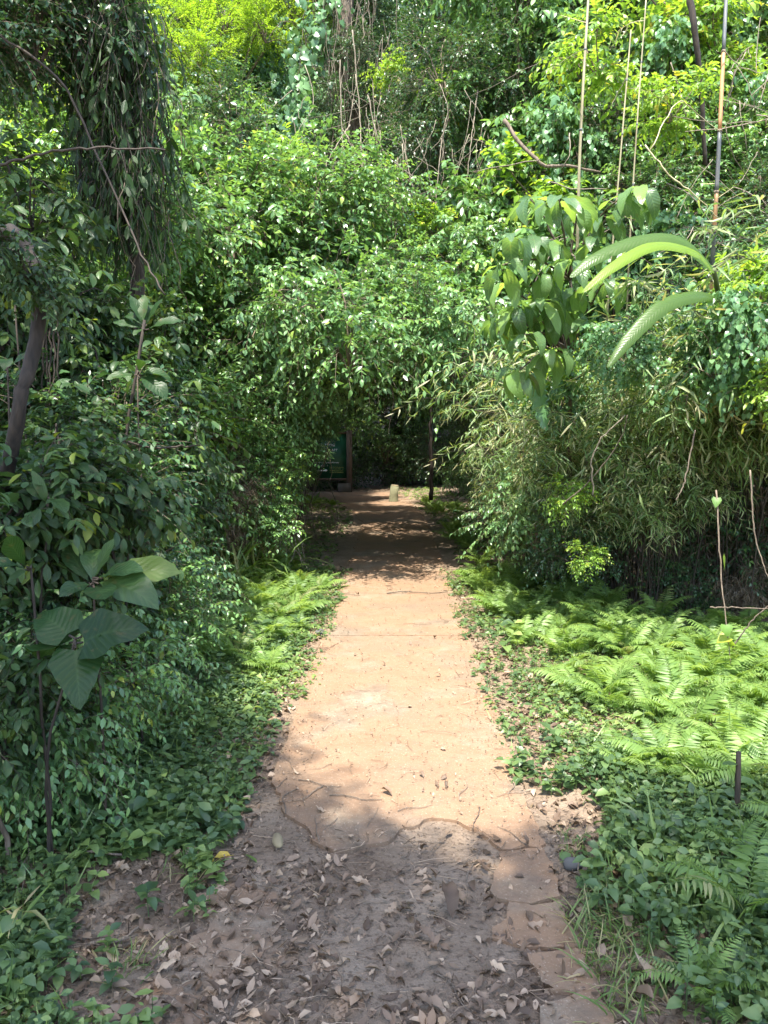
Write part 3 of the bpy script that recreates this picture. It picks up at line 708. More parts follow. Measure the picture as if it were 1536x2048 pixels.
for px0, py0, px1, py1 in [(735, 190, 850, 370), (705, 60, 725, 380), (770, 330, 860, 420), (700, 250, 640, 360), (680, 120, 690, 330), (800, 250, 830, 400), (900, 220, 870, 420), (955, 180, 930, 390), (1075, 520, 1062, 330), (1100, 340, 1120, 500), (530, 180, 545, 330), (480, 250, 500, 420), (610, 330, 600, 480)]:
    a, b = at(px0, py0, 10.7), at(px1, py1, 10.3)
    vine('hanging_vine', 'thin pale bare vine hanging down the green bank', 'vine', [a, (a + b) / 2 + R.normal(size=3) * .08, b], .009, 'pale bare vines on the green bank')
for i in range(34):
    px, py = R.uniform(600, 980), R.uniform(120, 330); dd = 10.4 + R.normal() * .25; a = at(px, py, dd); L_ = R.uniform(.5, 1.5)
    vine('trailing_vine', 'fine pale trailing vine below the vine-hung tree, high in the bank', 'vine', [a, a + (R.normal() * .10, -.05, -L_ * .4), a + (R.normal() * .18, -.1, -L_ * .75), a + (R.normal() * .3, -.12, -L_)], R.uniform(.003, .006), 'fine trailing vines high in the bank', n=12, jit=.010)
a = [at(*p) for p in [(1008, 240, 9.6), (1040, 285, 9.5), (1075, 322, 9.4), (1100, 333, 9.4), (1135, 332, 9.5), (1200, 345, 9.8)]]
vine('curved_branch', 'thick curved brown branch bending under the dark leaves right of centre', 'branch', a, .026, mat='bark', jit=.004)
a = [at(*p) for p in [(1378, -20, 8.6), (1388, 60, 8.6), (1400, 160, 8.7), (1410, 330, 8.9)]]
vine('dark_branch', 'dark upright branch among leaves left of the thick cane at the top', 'branch', a, .04, mat='barkdark', jit=.004)

for i in range(46):
    px, py = R.uniform(330, 1050), R.uniform(180, 760); dd = 8.9 + (760 - py) * .004 + R.normal() * .2; a = at(px, py, dd); L_ = R.uniform(.35, 1.1); az = R.uniform(-1.2, 1.2)
    b_ = a + np.array([math.sin(az) * L_, -.1 * R.random(), -math.cos(az) * L_ * R.uniform(.3, 1)])
    vine('bare_twig', 'thin crooked bare twig showing among the leaves of the bank', 'twig', [a, a * .65 + b_ * .35 + R.normal(size=3) * .07, a * .3 + b_ * .7 + R.normal(size=3) * .07, b_], R.uniform(.004, .009), 'bare twigs in the leafy bank', mat=random.choice(['vine', 'twig', 'bark']), n=12)
for i in range(30):
    px, py = R.uniform(1060, 1540), R.uniform(60, 520); dd = 8.0 + R.normal() * .3; a = at(px, py, dd); L_ = R.uniform(.3, 1.0); az = R.uniform(-1.4, 1.4)
    b_ = a + np.array([math.sin(az) * L_, -.1 * R.random(), -math.cos(az) * L_ * R.uniform(.2, 1)])
    vine('bare_twig', 'thin bare twig in the tangle behind the bamboo canes', 'twig', [a, a * .6 + b_ * .4 + R.normal(size=3) * .06, b_], R.uniform(.003, .007), 'bare twigs behind the bamboo canes', mat='vine', n=10)
# bright leaf tufts standing out from the wall
for px, py, d, s, lab in [(900, 185, 11.2, .62, 'bright yellow-green tuft of broad leaves left of the dark gap, near the top'), (945, 180, 11.4, .5, 'small yellow-green leaf tuft just right of the broad bright tuft near the top'),
                          (775, 130, 11.6, .45, 'pale green tuft of leaves right of the vine-hung trunk'), (490, 205, 10.6, .55, 'yellow-green tuft of leaves below the feathery tree'),
                          (590, 300, 9.9, .6, 'bright tuft of leaves at the top of the bank, left of the hanging vines'), (870, 445, 10.0, .5, 'bright leaf tuft just below the bluish gap in the leaves'),
                          (1200, 110, 8.6, .7, 'yellow-green leafy tuft at the top right between the thin canes'), (1340, 205, 8.2, .6, 'bright leaves left of the thick dark cane, upper right'),
                          (360, 835, 7.8, .42, 'bright yellow-green climber leaves left of the path opening, in full sun'), (430, 855, 8.0, .4, 'yellow-tinged climber leaves beside the brightest ones left of the path opening'),
                          (60, 330, 9.0, .9, 'bright sunlit sapling at the left edge behind the dark vines'), (140, 190, 9.6, .8, 'sunlit leafy sapling glimpsed through the dark vines at the upper left')]:
    p = at(px, py, d); bush('yellow', *p, s * 1.1, lab, None, name='leaf_tuft', cat='shrub', stem=False)

# ---- dark vine-draped column, upper left
cb = np.array([-2.25, 6.2, .12])
o = thing('vine_column', 'dark column of hanging vines and narrow leaves in the upper left', 'vine', tuple(cb))
mb = MB(); mb.tube(curve_pts([(0, 0, -.05), at(275, 640, 6.2) - cb, at(262, 400, 6.2) - cb, at(235, 100, 6.2) - cb, at(215, -120, 6.2) - cb], 20, .01), np.linspace(.045, .08, 20), 8)
mb.tube(curve_pts([at(150, 560, 6.4) - cb, at(160, 300, 6.3) - cb, at(190, 60, 6.2) - cb], 12, .015), np.linspace(.012, .03, 12), 6)
part('trunk', mb.mesh('trunk', 'barkdark'), o)
n = 760; u = R.random(n); px = R.normal(235, 38, n) + 30 * (u - .5); py = -60 + 450 * u ** 1.2
O = np.array([at(a, b, 6.2 + R.normal() * .22) for a, b in zip(px, py)]) - cb
mb, tw = MB(), MB()
sprays(mb, tw, O, unit(np.array([0, -.1, -.9]) + .55 * rvec(n)), R.uniform(.25, .65, n), 8, .13, TP['lance'] + TP['elliptic'][:1], .5, .5, .35, .9, twr=.004)
part('foliage', mb.mesh('foliage', 'dark_big'), o); part('twigs', tw.mesh('twigs', 'barkdark'), o)  # dark leaf colour stands in for the shade of the backlit column
mb = MB(); pts = []
for i in range(70):
    p0 = at(R.normal(235, 50), R.uniform(60, 330), 6.2 + R.normal() * .2) - cb; L_ = R.uniform(.4, 1.4)
    pts.append(curve_pts([p0, p0 + (R.normal() * .12, R.normal() * .06, -L_ * .35), p0 + (R.normal() * .14, R.normal() * .05, -L_ * .7), p0 + (R.normal() * .25, R.normal() * .08, -L_)], 12, .016))
mb.tubes(np.array(pts), .005, .002); part('hanging_vines', mb.mesh('hanging_vines', 'twig'), o)
for px, py, d, s, k in [(60, 20, 6.0, 1.0, 'small'), (150, -10, 6.2, 1.0, 'small'), (-60, 60, 5.6, .9, 'small')]:
    v = random.choice(BUSH[k]); cr = part('crown', v[0], o, tuple(at(px, py, d) - cb), (0, 0, R.random() * 6), s); part('twigs', v[1], cr)
for i in range(5):
    a, b = at(88 + 7 * i, 560, 4.4), at(84 + 8 * i, 900, 4.4)
    vine('hanging_vine', 'dark thin straight vine hanging beside the leaning brown trunk', 'vine', [a, (a + b) / 2, b], .007, 'dark vines beside the leaning trunk', mat='barkdark', jit=.004)
for pp in [[(0, 70, 5.2), (130, 180, 5.2), (260, 460, 5.0), (330, 590, 4.8)], [(0, 330, 4.6), (130, 300, 4.7), (330, 300, 5.0)], [(230, 1130, 3.6), (160, 890, 4), (320, 895, 4.4), (400, 890, 4.8)]]:
    vine('thin_branch', 'thin dark bare branch crossing the shaded leaves on the left', 'branch', [at(*p) for p in pp], .009, 'thin dark branches on the left', mat='barkdark', jit=.006)

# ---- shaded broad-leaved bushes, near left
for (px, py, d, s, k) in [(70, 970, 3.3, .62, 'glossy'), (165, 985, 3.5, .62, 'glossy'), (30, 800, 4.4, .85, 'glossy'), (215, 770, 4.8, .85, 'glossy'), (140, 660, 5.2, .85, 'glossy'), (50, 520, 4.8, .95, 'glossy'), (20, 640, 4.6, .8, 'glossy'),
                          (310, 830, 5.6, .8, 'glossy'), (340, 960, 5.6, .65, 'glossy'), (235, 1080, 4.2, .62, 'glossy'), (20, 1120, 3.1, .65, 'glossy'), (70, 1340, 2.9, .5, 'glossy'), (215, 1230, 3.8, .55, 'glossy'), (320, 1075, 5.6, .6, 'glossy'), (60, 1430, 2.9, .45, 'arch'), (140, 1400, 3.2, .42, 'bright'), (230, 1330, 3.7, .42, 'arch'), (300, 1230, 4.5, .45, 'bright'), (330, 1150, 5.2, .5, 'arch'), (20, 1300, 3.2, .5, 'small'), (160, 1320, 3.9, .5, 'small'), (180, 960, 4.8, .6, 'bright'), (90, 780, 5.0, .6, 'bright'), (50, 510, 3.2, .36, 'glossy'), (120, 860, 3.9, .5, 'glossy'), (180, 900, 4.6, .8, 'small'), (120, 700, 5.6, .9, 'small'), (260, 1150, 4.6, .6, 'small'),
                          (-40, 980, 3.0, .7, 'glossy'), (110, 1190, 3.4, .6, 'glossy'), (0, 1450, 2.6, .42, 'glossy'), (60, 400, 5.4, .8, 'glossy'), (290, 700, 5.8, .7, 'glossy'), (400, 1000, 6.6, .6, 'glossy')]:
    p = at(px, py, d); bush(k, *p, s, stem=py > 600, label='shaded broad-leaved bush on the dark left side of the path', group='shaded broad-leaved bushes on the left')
for (x, y, z, s) in [(-3.2, 5.6, 1.0, 1.1), (-3.0, 6.4, 2.2, 1.0), (-3.6, 6.2, 3.2, 1.0), (-2.6, 7.0, 1.0, .9), (-4.2, 7.4, 2.0, 1.1), (-3.4, 8.0, 3.0, 1.0), (-4.4, 8.4, 4.0, 1.1), (-2.7, 8.0, 1.7, .9), (-3.6, 4.6, 1.6, 1.0), (-3.2, 4.2, .6, .8), (-4.0, 5.2, 3.0, 1.1), (-2.5, 5.2, .5, .6), (-5.0, 8.8, 2.4, 1.2), (-5.2, 9.0, 5.2, 1.1)]:
    bush(random.choice(['bright', 'small', 'arch']), x, y, z, s, 'mid green shrub filling the thicket behind the dark broad-leaved bushes', 'thicket shrubs on the left')

def leaf_plant(name, label, cat, hub, tips, mat, tp, stem_mat='barkdark', group=None, foot=None, wid=None, stem_r=.007, face=(0, -.55, .8), hues=None, shrink=1.0):
    """plant whose big leaves run from a hub to the given tips"""
    hub = np.asarray(hub, float); f = np.array([hub[0], hub[1] + .05, 0]) if foot is None else np.asarray(foot, float); f[2] = float(ground_z(f[0], f[1]))
    o = thing(name, label, cat, tuple(f), group)
    mb = MB(); mb.tube(curve_pts([(0, 0, -.03), (hub - f) * .5 + (R.normal() * .03, R.normal() * .03, 0), hub - f], 9, .004), np.linspace(stem_r, stem_r * .6, 9), 6)
    for i, t in enumerate(tips):
        t = hub + (np.asarray(t, float) - hub) * shrink; h = hub + (0, 0, -R.uniform(0, .06)); T = t - h; L_ = np.linalg.norm(T); pet = T * .13
        mb.tube(np.array([h - f, h - f + pet * .6, h - f + pet * 1.05]), .004, 5)
        l = MB(); l.leaves([h - f + pet], [T + np.array([0, 0, .35 * L_])], [np.array(face) + R.normal(size=3) * .18], [L_ * 1.0], [tp[i % len(tp)]], np.array([R.random() if hues is None else hues[i]]), None if wid is None else [wid])
        part('leaf', l.mesh('leaf', mat), o)
    part('stem', mb.mesh('stem', stem_mat), o)
    return o

h = at(186, 1155, 2.95)
leaf_plant('rosette_plant', 'upright plant with a rosette of large pale-sheened oval leaves, left foreground', 'plant', h,
           [at(228, 1082, 2.95), at(272, 1150, 2.8), at(286, 1205, 2.7), at(208, 1240, 2.62), at(348, 1168, 2.85), at(178, 1075, 3.05), at(120, 1110, 3.1), at(130, 1200, 2.75)], 'glossy', TP['bigob'], hues=[.5, .4, .6, .55, .90, .6, .2, .2], shrink=.86)
h = at(150, 1275, 2.55)
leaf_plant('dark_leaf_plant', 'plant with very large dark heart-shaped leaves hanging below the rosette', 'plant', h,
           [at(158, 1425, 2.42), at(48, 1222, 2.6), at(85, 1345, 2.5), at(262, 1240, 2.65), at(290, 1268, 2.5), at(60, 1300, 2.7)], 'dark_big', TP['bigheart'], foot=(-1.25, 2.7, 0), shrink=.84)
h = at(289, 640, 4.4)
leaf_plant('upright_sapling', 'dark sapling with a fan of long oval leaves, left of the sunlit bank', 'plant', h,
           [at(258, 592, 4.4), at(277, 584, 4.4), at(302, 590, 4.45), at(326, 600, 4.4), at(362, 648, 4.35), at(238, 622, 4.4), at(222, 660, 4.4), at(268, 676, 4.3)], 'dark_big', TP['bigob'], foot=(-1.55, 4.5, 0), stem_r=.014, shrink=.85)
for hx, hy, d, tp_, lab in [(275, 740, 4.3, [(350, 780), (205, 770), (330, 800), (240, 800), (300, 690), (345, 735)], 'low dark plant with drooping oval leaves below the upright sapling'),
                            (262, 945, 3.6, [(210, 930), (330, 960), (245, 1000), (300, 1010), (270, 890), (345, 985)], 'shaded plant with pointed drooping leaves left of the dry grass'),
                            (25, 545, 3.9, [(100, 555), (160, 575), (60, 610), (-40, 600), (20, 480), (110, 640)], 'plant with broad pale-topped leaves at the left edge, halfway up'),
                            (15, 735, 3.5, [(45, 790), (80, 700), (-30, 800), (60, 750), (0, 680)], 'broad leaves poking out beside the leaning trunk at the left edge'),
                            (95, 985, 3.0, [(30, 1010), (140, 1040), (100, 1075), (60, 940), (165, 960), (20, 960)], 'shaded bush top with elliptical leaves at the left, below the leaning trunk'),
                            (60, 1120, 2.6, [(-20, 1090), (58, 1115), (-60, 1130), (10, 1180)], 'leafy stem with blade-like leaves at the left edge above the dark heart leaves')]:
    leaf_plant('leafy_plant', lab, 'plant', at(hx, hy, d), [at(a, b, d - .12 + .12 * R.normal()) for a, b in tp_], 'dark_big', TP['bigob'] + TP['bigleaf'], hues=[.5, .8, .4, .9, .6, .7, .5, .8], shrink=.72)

# ---- dry grassy bank left of the opening
def grass_mesh(seed, n, L, mat, spread=.25, flop=.6, tp='grass'):
    global R
    keep = R; R = np.random.default_rng(seed); mb = MB()
    O = R.normal(size=(n, 3)) * [spread * .5, spread * .5, 0]; T = unit(np.array([0, 0, 1.]) + flop * R.normal(size=(n, 3)))
    mb.leaves(O, T, unit(np.cross(np.cross(T, UP), T) + .4 * R.normal(size=(n, 3))), L * R.uniform(.5, 1.15, n), TP[tp]); me = mb.mesh('grass_blades', mat); R = keep
    return me
GR = [grass_mesh(50 + i, 110, .55, 'grass') for i in range(3)]; GRS = [grass_mesh(60 + i, 60, .16, 'grass', .12, .7) for i in range(3)]
def tuft(x, y, s, label, group, mesh=None, z=None):
    o = thing('grass_tuft', label, 'grass', (x, y, float(ground_z(x, y)) if z is None else z), group, random.uniform(0, 6.28), s)
    part('blades', random.choice(mesh or GR), o); return o
for (px, py, d, s) in [(450, 1120, 8.0, 1.3), (500, 1130, 8.4, 1.2), (420, 1140, 7.6, 1.2), (540, 1120, 9.0, 1.0), (470, 1080, 8.8, 1.5), (380, 1130, 8.0, 1.2), (520, 1060, 9.6, 1.3)]:
    p = at(px, py, d); tuft(p[0], p[1], s, 'tall dry grass tuft on the bank left of the path opening', 'dry grass tufts left of the opening')
for (px, py, d, s) in [(430, 930, 8.3, .55), (480, 990, 8.2, .5), (400, 1010, 7.8, .5), (530, 1000, 8.8, .45), (460, 1060, 8.2, .45)]:
    p = at(px, py, d); bush('dry', *p, s, 'dry straw-coloured tangle in the bank left of the path opening', 'dry tangles left of the opening', name='dry_tangle')
    q = p + np.array([R.normal() * .2, .25, .15]); bush('bright', *q, .55, 'small sunlit shrub among the dry grass left of the path opening', 'small shrubs in the dry grass bank')
for i in range(12):
    a = at(R.uniform(545, 590), R.uniform(1020, 1080), 8.9); b = a + (R.uniform(-.1, .35), R.uniform(-.3, 0), -R.uniform(.25, .5))
    vine('dry_stalk', 'pale dry stalk leaning at the foot of the left bank', 'stalk', [a, (a + b) / 2 + R.normal(size=3) * .03, b], .006, 'dry stalks at the left bank', n=8)
for pts, lab in [([(1225 - 40, 990, 5.1), (1190, 900, 5.0), (1250, 830, 4.9)], 'bare pale stalk arching out of the bamboo hedge at its upper face')]:
    vine('dry_stalk', lab, 'stalk', [at(*p) for p in pts], .006)
vine('thin_vine', 'thin pale vine hanging in front of the green board', 'vine', [at(658, 860, 12), at(660, 950, 12), at(676, 1040, 11.6), at(668, 1085, 11.4)], .008, jit=.02)

# ---- broad-leaved shrub on the right (drooping whorls)
sb = np.array([*at(1150, 1000, 7.4)[:2], 0.]); sb[2] = float(ground_z(sb[0], sb[1]))
o = thing('whorled_shrub', 'shrub with whorls of large drooping veined leaves in front of the thin canes', 'shrub', tuple(sb))
hubs = [(1060, 398), (1164, 410), (1118, 398), (1246, 388), (1282, 372), (1062, 470), (1150, 575), (1215, 560), (1125, 628), (1012, 565), (1030, 610), (1050, 668), (1002, 640), (1085, 545), (1190, 480), (1100, 700), (1020, 470), (1100, 480), (1210, 430), (1150, 520), (1175, 640), (1040, 740), (1080, 600), (1005, 530)]
mb = MB(); lf = MB(); mid = at(1140, 720, 6.2) - sb; mid2 = at(1140, 560, 5.9) - sb
mb.tube(curve_pts([(0, 0, -.05), mid * .5, mid, mid2], 12, .01), np.linspace(.022, .012, 12), 7)
for hx, hy in hubs:
    hb = at(hx, hy, 5.5 + R.normal() * .16) - sb; st = mid if hy > 540 else mid2
    mb.tube(curve_pts([st, (st + hb) / 2 + (0, .05, .10), hb], 9, .006), np.linspace(.010, .005, 9), 5)
    k = R.integers(6, 10); a = np.arange(k) * 2 * math.pi / k + R.random() * 6
    T = np.stack([np.cos(a), np.sin(a), R.uniform(-.75, .15, k)], 1); T = unit(T)
    lf.leaves(np.repeat(hb[None], k, 0) + T * .025, T, np.repeat(UP[None], k, 0) + .25 * R.normal(size=(k, 3)), R.uniform(.18, .31, k), TP['bigleaf'])
part('stem', mb.mesh('stem', 'twig'), o); part('foliage', lf.mesh('foliage', 'big'), o)

# ---- plant with very long leaf blades, right
def blade(ctrl, width, fold=.25, n=60, tilt=(0, -.6, .8), tear=0.02, hue=.5):
    c = curve_pts(ctrl, n); t = unit(np.gradient(c, axis=0)); v = np.linspace(0, 1, n)
    w = width * PROFILE['blade'](v); w[0] = .006; w[-1] = .002
    b = unit(np.cross(t, np.array(tilt))); nn = np.cross(b, t)
    wl = w * (1 + tear * np.sin(v * 60) - .3 * (R.random(n) < .03)); wr = w * (1 + tear * np.cos(v * 47) - .3 * (R.random(n) < .03))
    rows = [c - b * wl[:, None] * 1.0 - nn * (fold * w)[:, None], c - b * wl[:, None] * .5 + nn * (.10 * w)[:, None], c, c + b * wr[:, None] * .5 + nn * (.10 * w)[:, None], c + b * wr[:, None] - nn * (fold * w)[:, None]]
    V = np.stack(rows, 1); A = np.zeros((n, 5, 3)); A[:, :, 0] = [-1, -.5, 0, .5, 1]; A[:, :, 1] = v[:, None]; A[:, :, 2] = hue
    f = []
    for i in range(n - 1):
        for j in range(4): p = i * 5 + j; f += [(p, p + 1, p + 6), (p, p + 6, p + 5)]
    mb = MB(); mb.add(V.reshape(-1, 3), f, A.reshape(-1, 3))
    mb.tube(c - nn * .003, np.linspace(.006, .002, n), 5)
    return mb
bb = np.array([*at(1450, 1000, 7.2)[:2], 0.15])
o = thing('long_leaf_plant', 'plant with very long arching glossy leaf blades on the right', 'plant', tuple(bb))
def B_(*pp): return [at(*p) - bb for p in pp]
mb = MB(); mb.tube(curve_pts(B_((1450, 1000, 7.2), (1448, 760, 6.4), (1440, 620, 5.4), (1428, 540, 4.88)), 10), np.linspace(.03, .014, 10), 7); part('stem', mb.mesh('stem', 'stemgreen'), o)
for pp, wd, tl in [(((1428, 545, 4.85), (1390, 505, 4.7), (1310, 490, 4.55), (1230, 530, 4.4), (1165, 585, 4.3)), .085, (0, -.75, .65)),
                   (((1428, 540, 4.9), (1360, 480, 4.9), (1280, 478, 4.85), (1190, 515, 4.75), (1140, 555, 4.7)), .115, (0, -.7, .7)),
                   (((1440, 600, 4.8), (1400, 590, 4.6), (1330, 610, 4.45), (1265, 670, 4.35), (1215, 735, 4.3)), .095, (.1, -.8, .55))]:
    part('leaf', blade(B_(*pp), wd, tilt=tl, hue=.9 if wd < .09 and pp[0][1] == 545 else .1).mesh('leaf', 'blade'), o)
p0 = np.array([*at(1110, 900, 8.0)[:2], .1]); o = thing('pale_leaf_plant', 'single pale toothed leaf blade hanging at the tip of the bamboo hedge', 'plant', tuple(p0))
part('leaf', blade([at(1078, 735, 5.9) - p0, at(1078, 790, 5.85) - p0, at(1092, 862, 5.8) - p0], .13, tear=.18).mesh('leaf', 'heart'), o)
mb = MB(); mb.tube(curve_pts([(0, 0, -.05), at(1090, 850, 7.6) - p0, at(1080, 760, 6.4) - p0, at(1078, 735, 5.9) - p0], 9), np.linspace(.012, .006, 9), 6); part('stem', mb.mesh('stem', 'stemgreen'), o)

# ---- bamboo canes
def cane(label, ctrl, r, mat='culm', nodes=9, alt=None, leafy=0, group=None):
    ctrl = [at(*p) for p in ctrl]; b = np.array([ctrl[0][0], ctrl[0][1], 0.]); b[2] = float(ground_z(b[0], b[1]))
    o = thing('bamboo_cane', label, 'bamboo', tuple(b), group)
    pts = curve_pts([(0, 0, -.05)] + [c - b for c in ctrl], nodes * 6 + 1)
    rr = np.linspace(r, r * .55, len(pts))
    if alt is None:
        mb = MB(); mb.tube(pts, rr, 9); part('culm', mb.mesh('culm', mat), o)
    else:
        for i in range(nodes):
            mb = MB(); mb.tube(pts[i * 6:i * 6 + 7], rr[i * 6:i * 6 + 7], 9); part('internode', mb.mesh('internode', mat if i % 2 else alt), o)
    for i in range(1, nodes):
        k = i * 6; d = unit(pts[k + 1] - pts[k - 1]); mb = MB()
        mb.tube(np.array([pts[k] - d * .009, pts[k] - d * .004, pts[k] + d * .004, pts[k] + d * .009]), rr[k] * np.array([1.02, 1.28, 1.28, 1.02]), 9); part('node', mb.mesh('node', 'culmdark' if alt is None else 'twig'), o)
    mb, tw = MB(), MB(); n = max(leafy, 4)
    i = R.integers(len(pts) // 3, len(pts), n); D = unit(rvec(n) * [1, 1, .4] + UP * .35)
    if leafy: sprays(mb, tw, pts[i], D, R.uniform(.2, .5, n), 6, .13, TP['lance'], .5, .8, .5, .4, twr=.003); part('foliage', mb.mesh('foliage', 'bamboo'), o)
    else: tw.tubes(pts[i][:, None] + D[:, None] * (R.uniform(.1, .3, n)[:, None] * np.linspace(0, 1, 4))[..., None], .004, .002)
    part('twigs', tw.mesh('twigs', 'culm'), o)
cane('tall pale yellow bamboo cane, the leftmost, passing behind the whorled leaves', [(1148, 900, 7.6), (1152, 640, 6.5), (1160, 300, 6.15), (1180, -60, 6.25)], .017, leafy=0)
cane('thin greenish bamboo cane between the tall pale cane and its slim neighbour', [(1205, 900, 7.6), (1214, 640, 6.6), (1242, 300, 6.35), (1262, 60, 6.4)], .0095, leafy=3)
cane('slim yellow-green bamboo cane, third from the left', [(1246, 900, 7.7), (1256, 560, 6.8), (1272, 280, 6.65), (1292, 0, 6.7)], .0095, leafy=3)
cane('thick bamboo cane with alternating dark grey and orange-brown joints on the right', [(1418, 900, 7.4), (1424, 560, 6.3), (1436, 330, 6.05), (1455, -60, 6.15)], .023, 'culmdark', 10, 'culmorange', leafy=0)
vine('bare_branch', 'pale bare diagonal branch reaching from the thick cane down to the left', 'branch', [at(*p) for p in [(1290, 290, 5.6), (1340, 350, 5.6), (1400, 400, 5.7), (1440, 440, 5.8)]], .006, mat='culm', jit=.004)
vine('bare_branch', 'long pale bare branch running from beside the cane up to the upper left', 'branch', [at(*p) for p in [(1300, 300, 5.5), (1350, 210, 5.6), (1380, 215, 5.7), (1445, 270, 5.9)]], .005, mat='culm', jit=.004)
for i in range(14):
    a = at(R.uniform(1440, 1530), R.uniform(40, 260), 6.2 + R.normal() * .2); b = a + R.normal(size=3) * [.28, .15, .28]
    vine('dry_twig', 'dry pinkish bamboo twig in the bare tangle right of the thick cane', 'twig', [a, (a + b) / 2 + R.normal(size=3) * .03, b], .004, 'dry twigs right of the thick cane', n=8)

# ---- drooping bamboo hedge on the right
def bamboo_clump(seed, h, n=18):
    global R
    keep = R; R = np.random.default_rng(seed); mb, tw = MB(), MB(); P, D = [], []
    cur = []
    for i in range(n):
        az = R.normal(0, .55); L_ = h * R.uniform(.45, .85); hh = h * R.uniform(.72, 1.08); b = R.normal(size=2) * .16
        t = np.linspace(0, 1, 12); fx = np.sin(az) * L_ * t ** 1.8; fy = -np.cos(az) * L_ * t ** 1.8; fz = hh * (1.55 * t - .62 * t ** 2.4)
        c = np.stack([b[0] + fx, b[1] + fy, fz], 1); cur.append(c)
        for k in range(20):
            u = R.uniform(.50, 1.0); j = min(int(u * 11), 10); p = c[j] + (c[j + 1] - c[j]) * (u * 11 - j)
            P.append(p); D.append(unit(c[j + 1] - c[j]) * .6 + R.normal(size=3) * .8 + np.array([0, -.25, .05]))
    tw.tubes(np.array(cur), .005, .002, 5)
    P, D = np.array(P), np.array(D)
    sprays(mb, tw, P, D, R.uniform(.12, .42, len(P)), 7, .14, TP['lance'], .35, .85, .35, .25, twr=.0022)
    r = mb.mesh('bamboo_leaves', 'bamboo'), tw.mesh('bamboo_stems', 'barkdark'); R = keep; return r
BC = [bamboo_clump(300 + i, 2.0) for i in range(4)]
for (x, y, h, az) in [(1.75, 8.6, 1.25, -.4), (1.80, 7.9, 1.4, -.5), (1.90, 7.3, 1.7, -.5), (1.62, 8.1, .95, -.8), (1.78, 7.2, 1.05, -.9), (1.98, 6.8, 1.2, -.7), (2.2, 6.5, 1.3, -.5), (1.7, 7.7, 1.2, -.9), (2.05, 6.9, 2.0, -.45), (2.4, 6.7, 2.2, -.35), (2.8, 6.5, 2.4, -.3), (3.2, 6.3, 2.5, -.25), (3.6, 6.1, 2.6, -.2), (4.1, 5.9, 2.7, -.2),
                      (2.2, 7.8, 2.3, -.4), (2.9, 7.3, 2.6, -.3), (3.8, 6.9, 2.8, -.2), (4.6, 6.3, 2.9, -.2), (2.2, 8.9, 1.8, -.3)]:
    o = thing('bamboo_clump', 'drooping fine-leaved bamboo clump in the overhanging hedge on the right', 'bamboo', (x, y, float(ground_z(x, y))), 'bamboo clumps of the right hedge', az + R.normal() * .25, h / 2.0)
    v = random.choice(BC); part('foliage', v[0], o); part('stems', v[1], o)
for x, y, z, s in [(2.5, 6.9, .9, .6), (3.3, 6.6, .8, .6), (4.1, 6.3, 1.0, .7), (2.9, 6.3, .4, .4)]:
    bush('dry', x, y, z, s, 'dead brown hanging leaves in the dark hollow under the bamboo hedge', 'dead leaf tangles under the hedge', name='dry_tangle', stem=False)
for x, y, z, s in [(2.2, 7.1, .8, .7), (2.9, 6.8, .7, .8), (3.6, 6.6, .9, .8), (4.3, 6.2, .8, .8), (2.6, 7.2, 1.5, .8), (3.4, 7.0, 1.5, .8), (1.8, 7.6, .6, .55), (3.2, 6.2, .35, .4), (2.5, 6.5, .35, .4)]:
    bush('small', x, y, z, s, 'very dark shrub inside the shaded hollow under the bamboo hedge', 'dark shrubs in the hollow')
for px, py, d, s, k in [(1075, 1040, 7.2, .62, 'arch'), (1010, 1000, 8.0, .55, 'small'), (1150, 1075, 6.6, .5, 'small')]:
    p = at(px, py, d); bush(k, *p, s, 'leafy shrub in the left face of the bamboo hedge', 'shrubs in the left face of the hedge', stem=False)
for x, y, z, s in [(2.6, 8.4, 1.0, 1.1), (3.6, 8.0, 1.0, 1.2), (4.6, 7.4, 1.2, 1.2), (1.9, 9.0, .9, .9), (3.2, 8.6, 2.2, 1.1), (4.4, 8.0, 2.4, 1.2), (2.2, 8.8, 1.9, .9), (5.2, 6.6, 1.5, 1.2)]:
    bush('small', x, y, z, s, 'dark shrub behind the bamboo hedge on the right', 'dark shrubs behind the hedge')
for px, py, d, s, k in [(1500, 650, 4.9, .45, 'heart'), (1430, 700, 5.0, .38, 'heart'), (1530, 560, 5.0, .5, 'yellow'), (1480, 560, 5.3, .42, 'yellow'), (1240, 690, 5.3, .32, 'heart'), (1560, 760, 4.7, .4, 'yellow'), (1100, 740, 6.4, .4, 'yellow'), (1120, 780, 6.6, .4, 'heart')]:
    p = at(px, py, d); bush(k, *p, s, 'sunlit climber with lobed yellow-green leaves on top of the bamboo hedge', 'climbers on the bamboo hedge', name='climber_shrub', stem=False)
for px, py, d, s, lab in [(1170, 1110, 5.6, .22, 'small bright leafy sprig at the foot of the bamboo hedge, edge of the dark hollow'), (1130, 985, 5.9, .30, 'small round-leaved climber on the left face of the bamboo hedge')]:
    p = at(px, py, d); bush('yellow', *p, s, lab, None, name='leafy_sprig', stem=False)
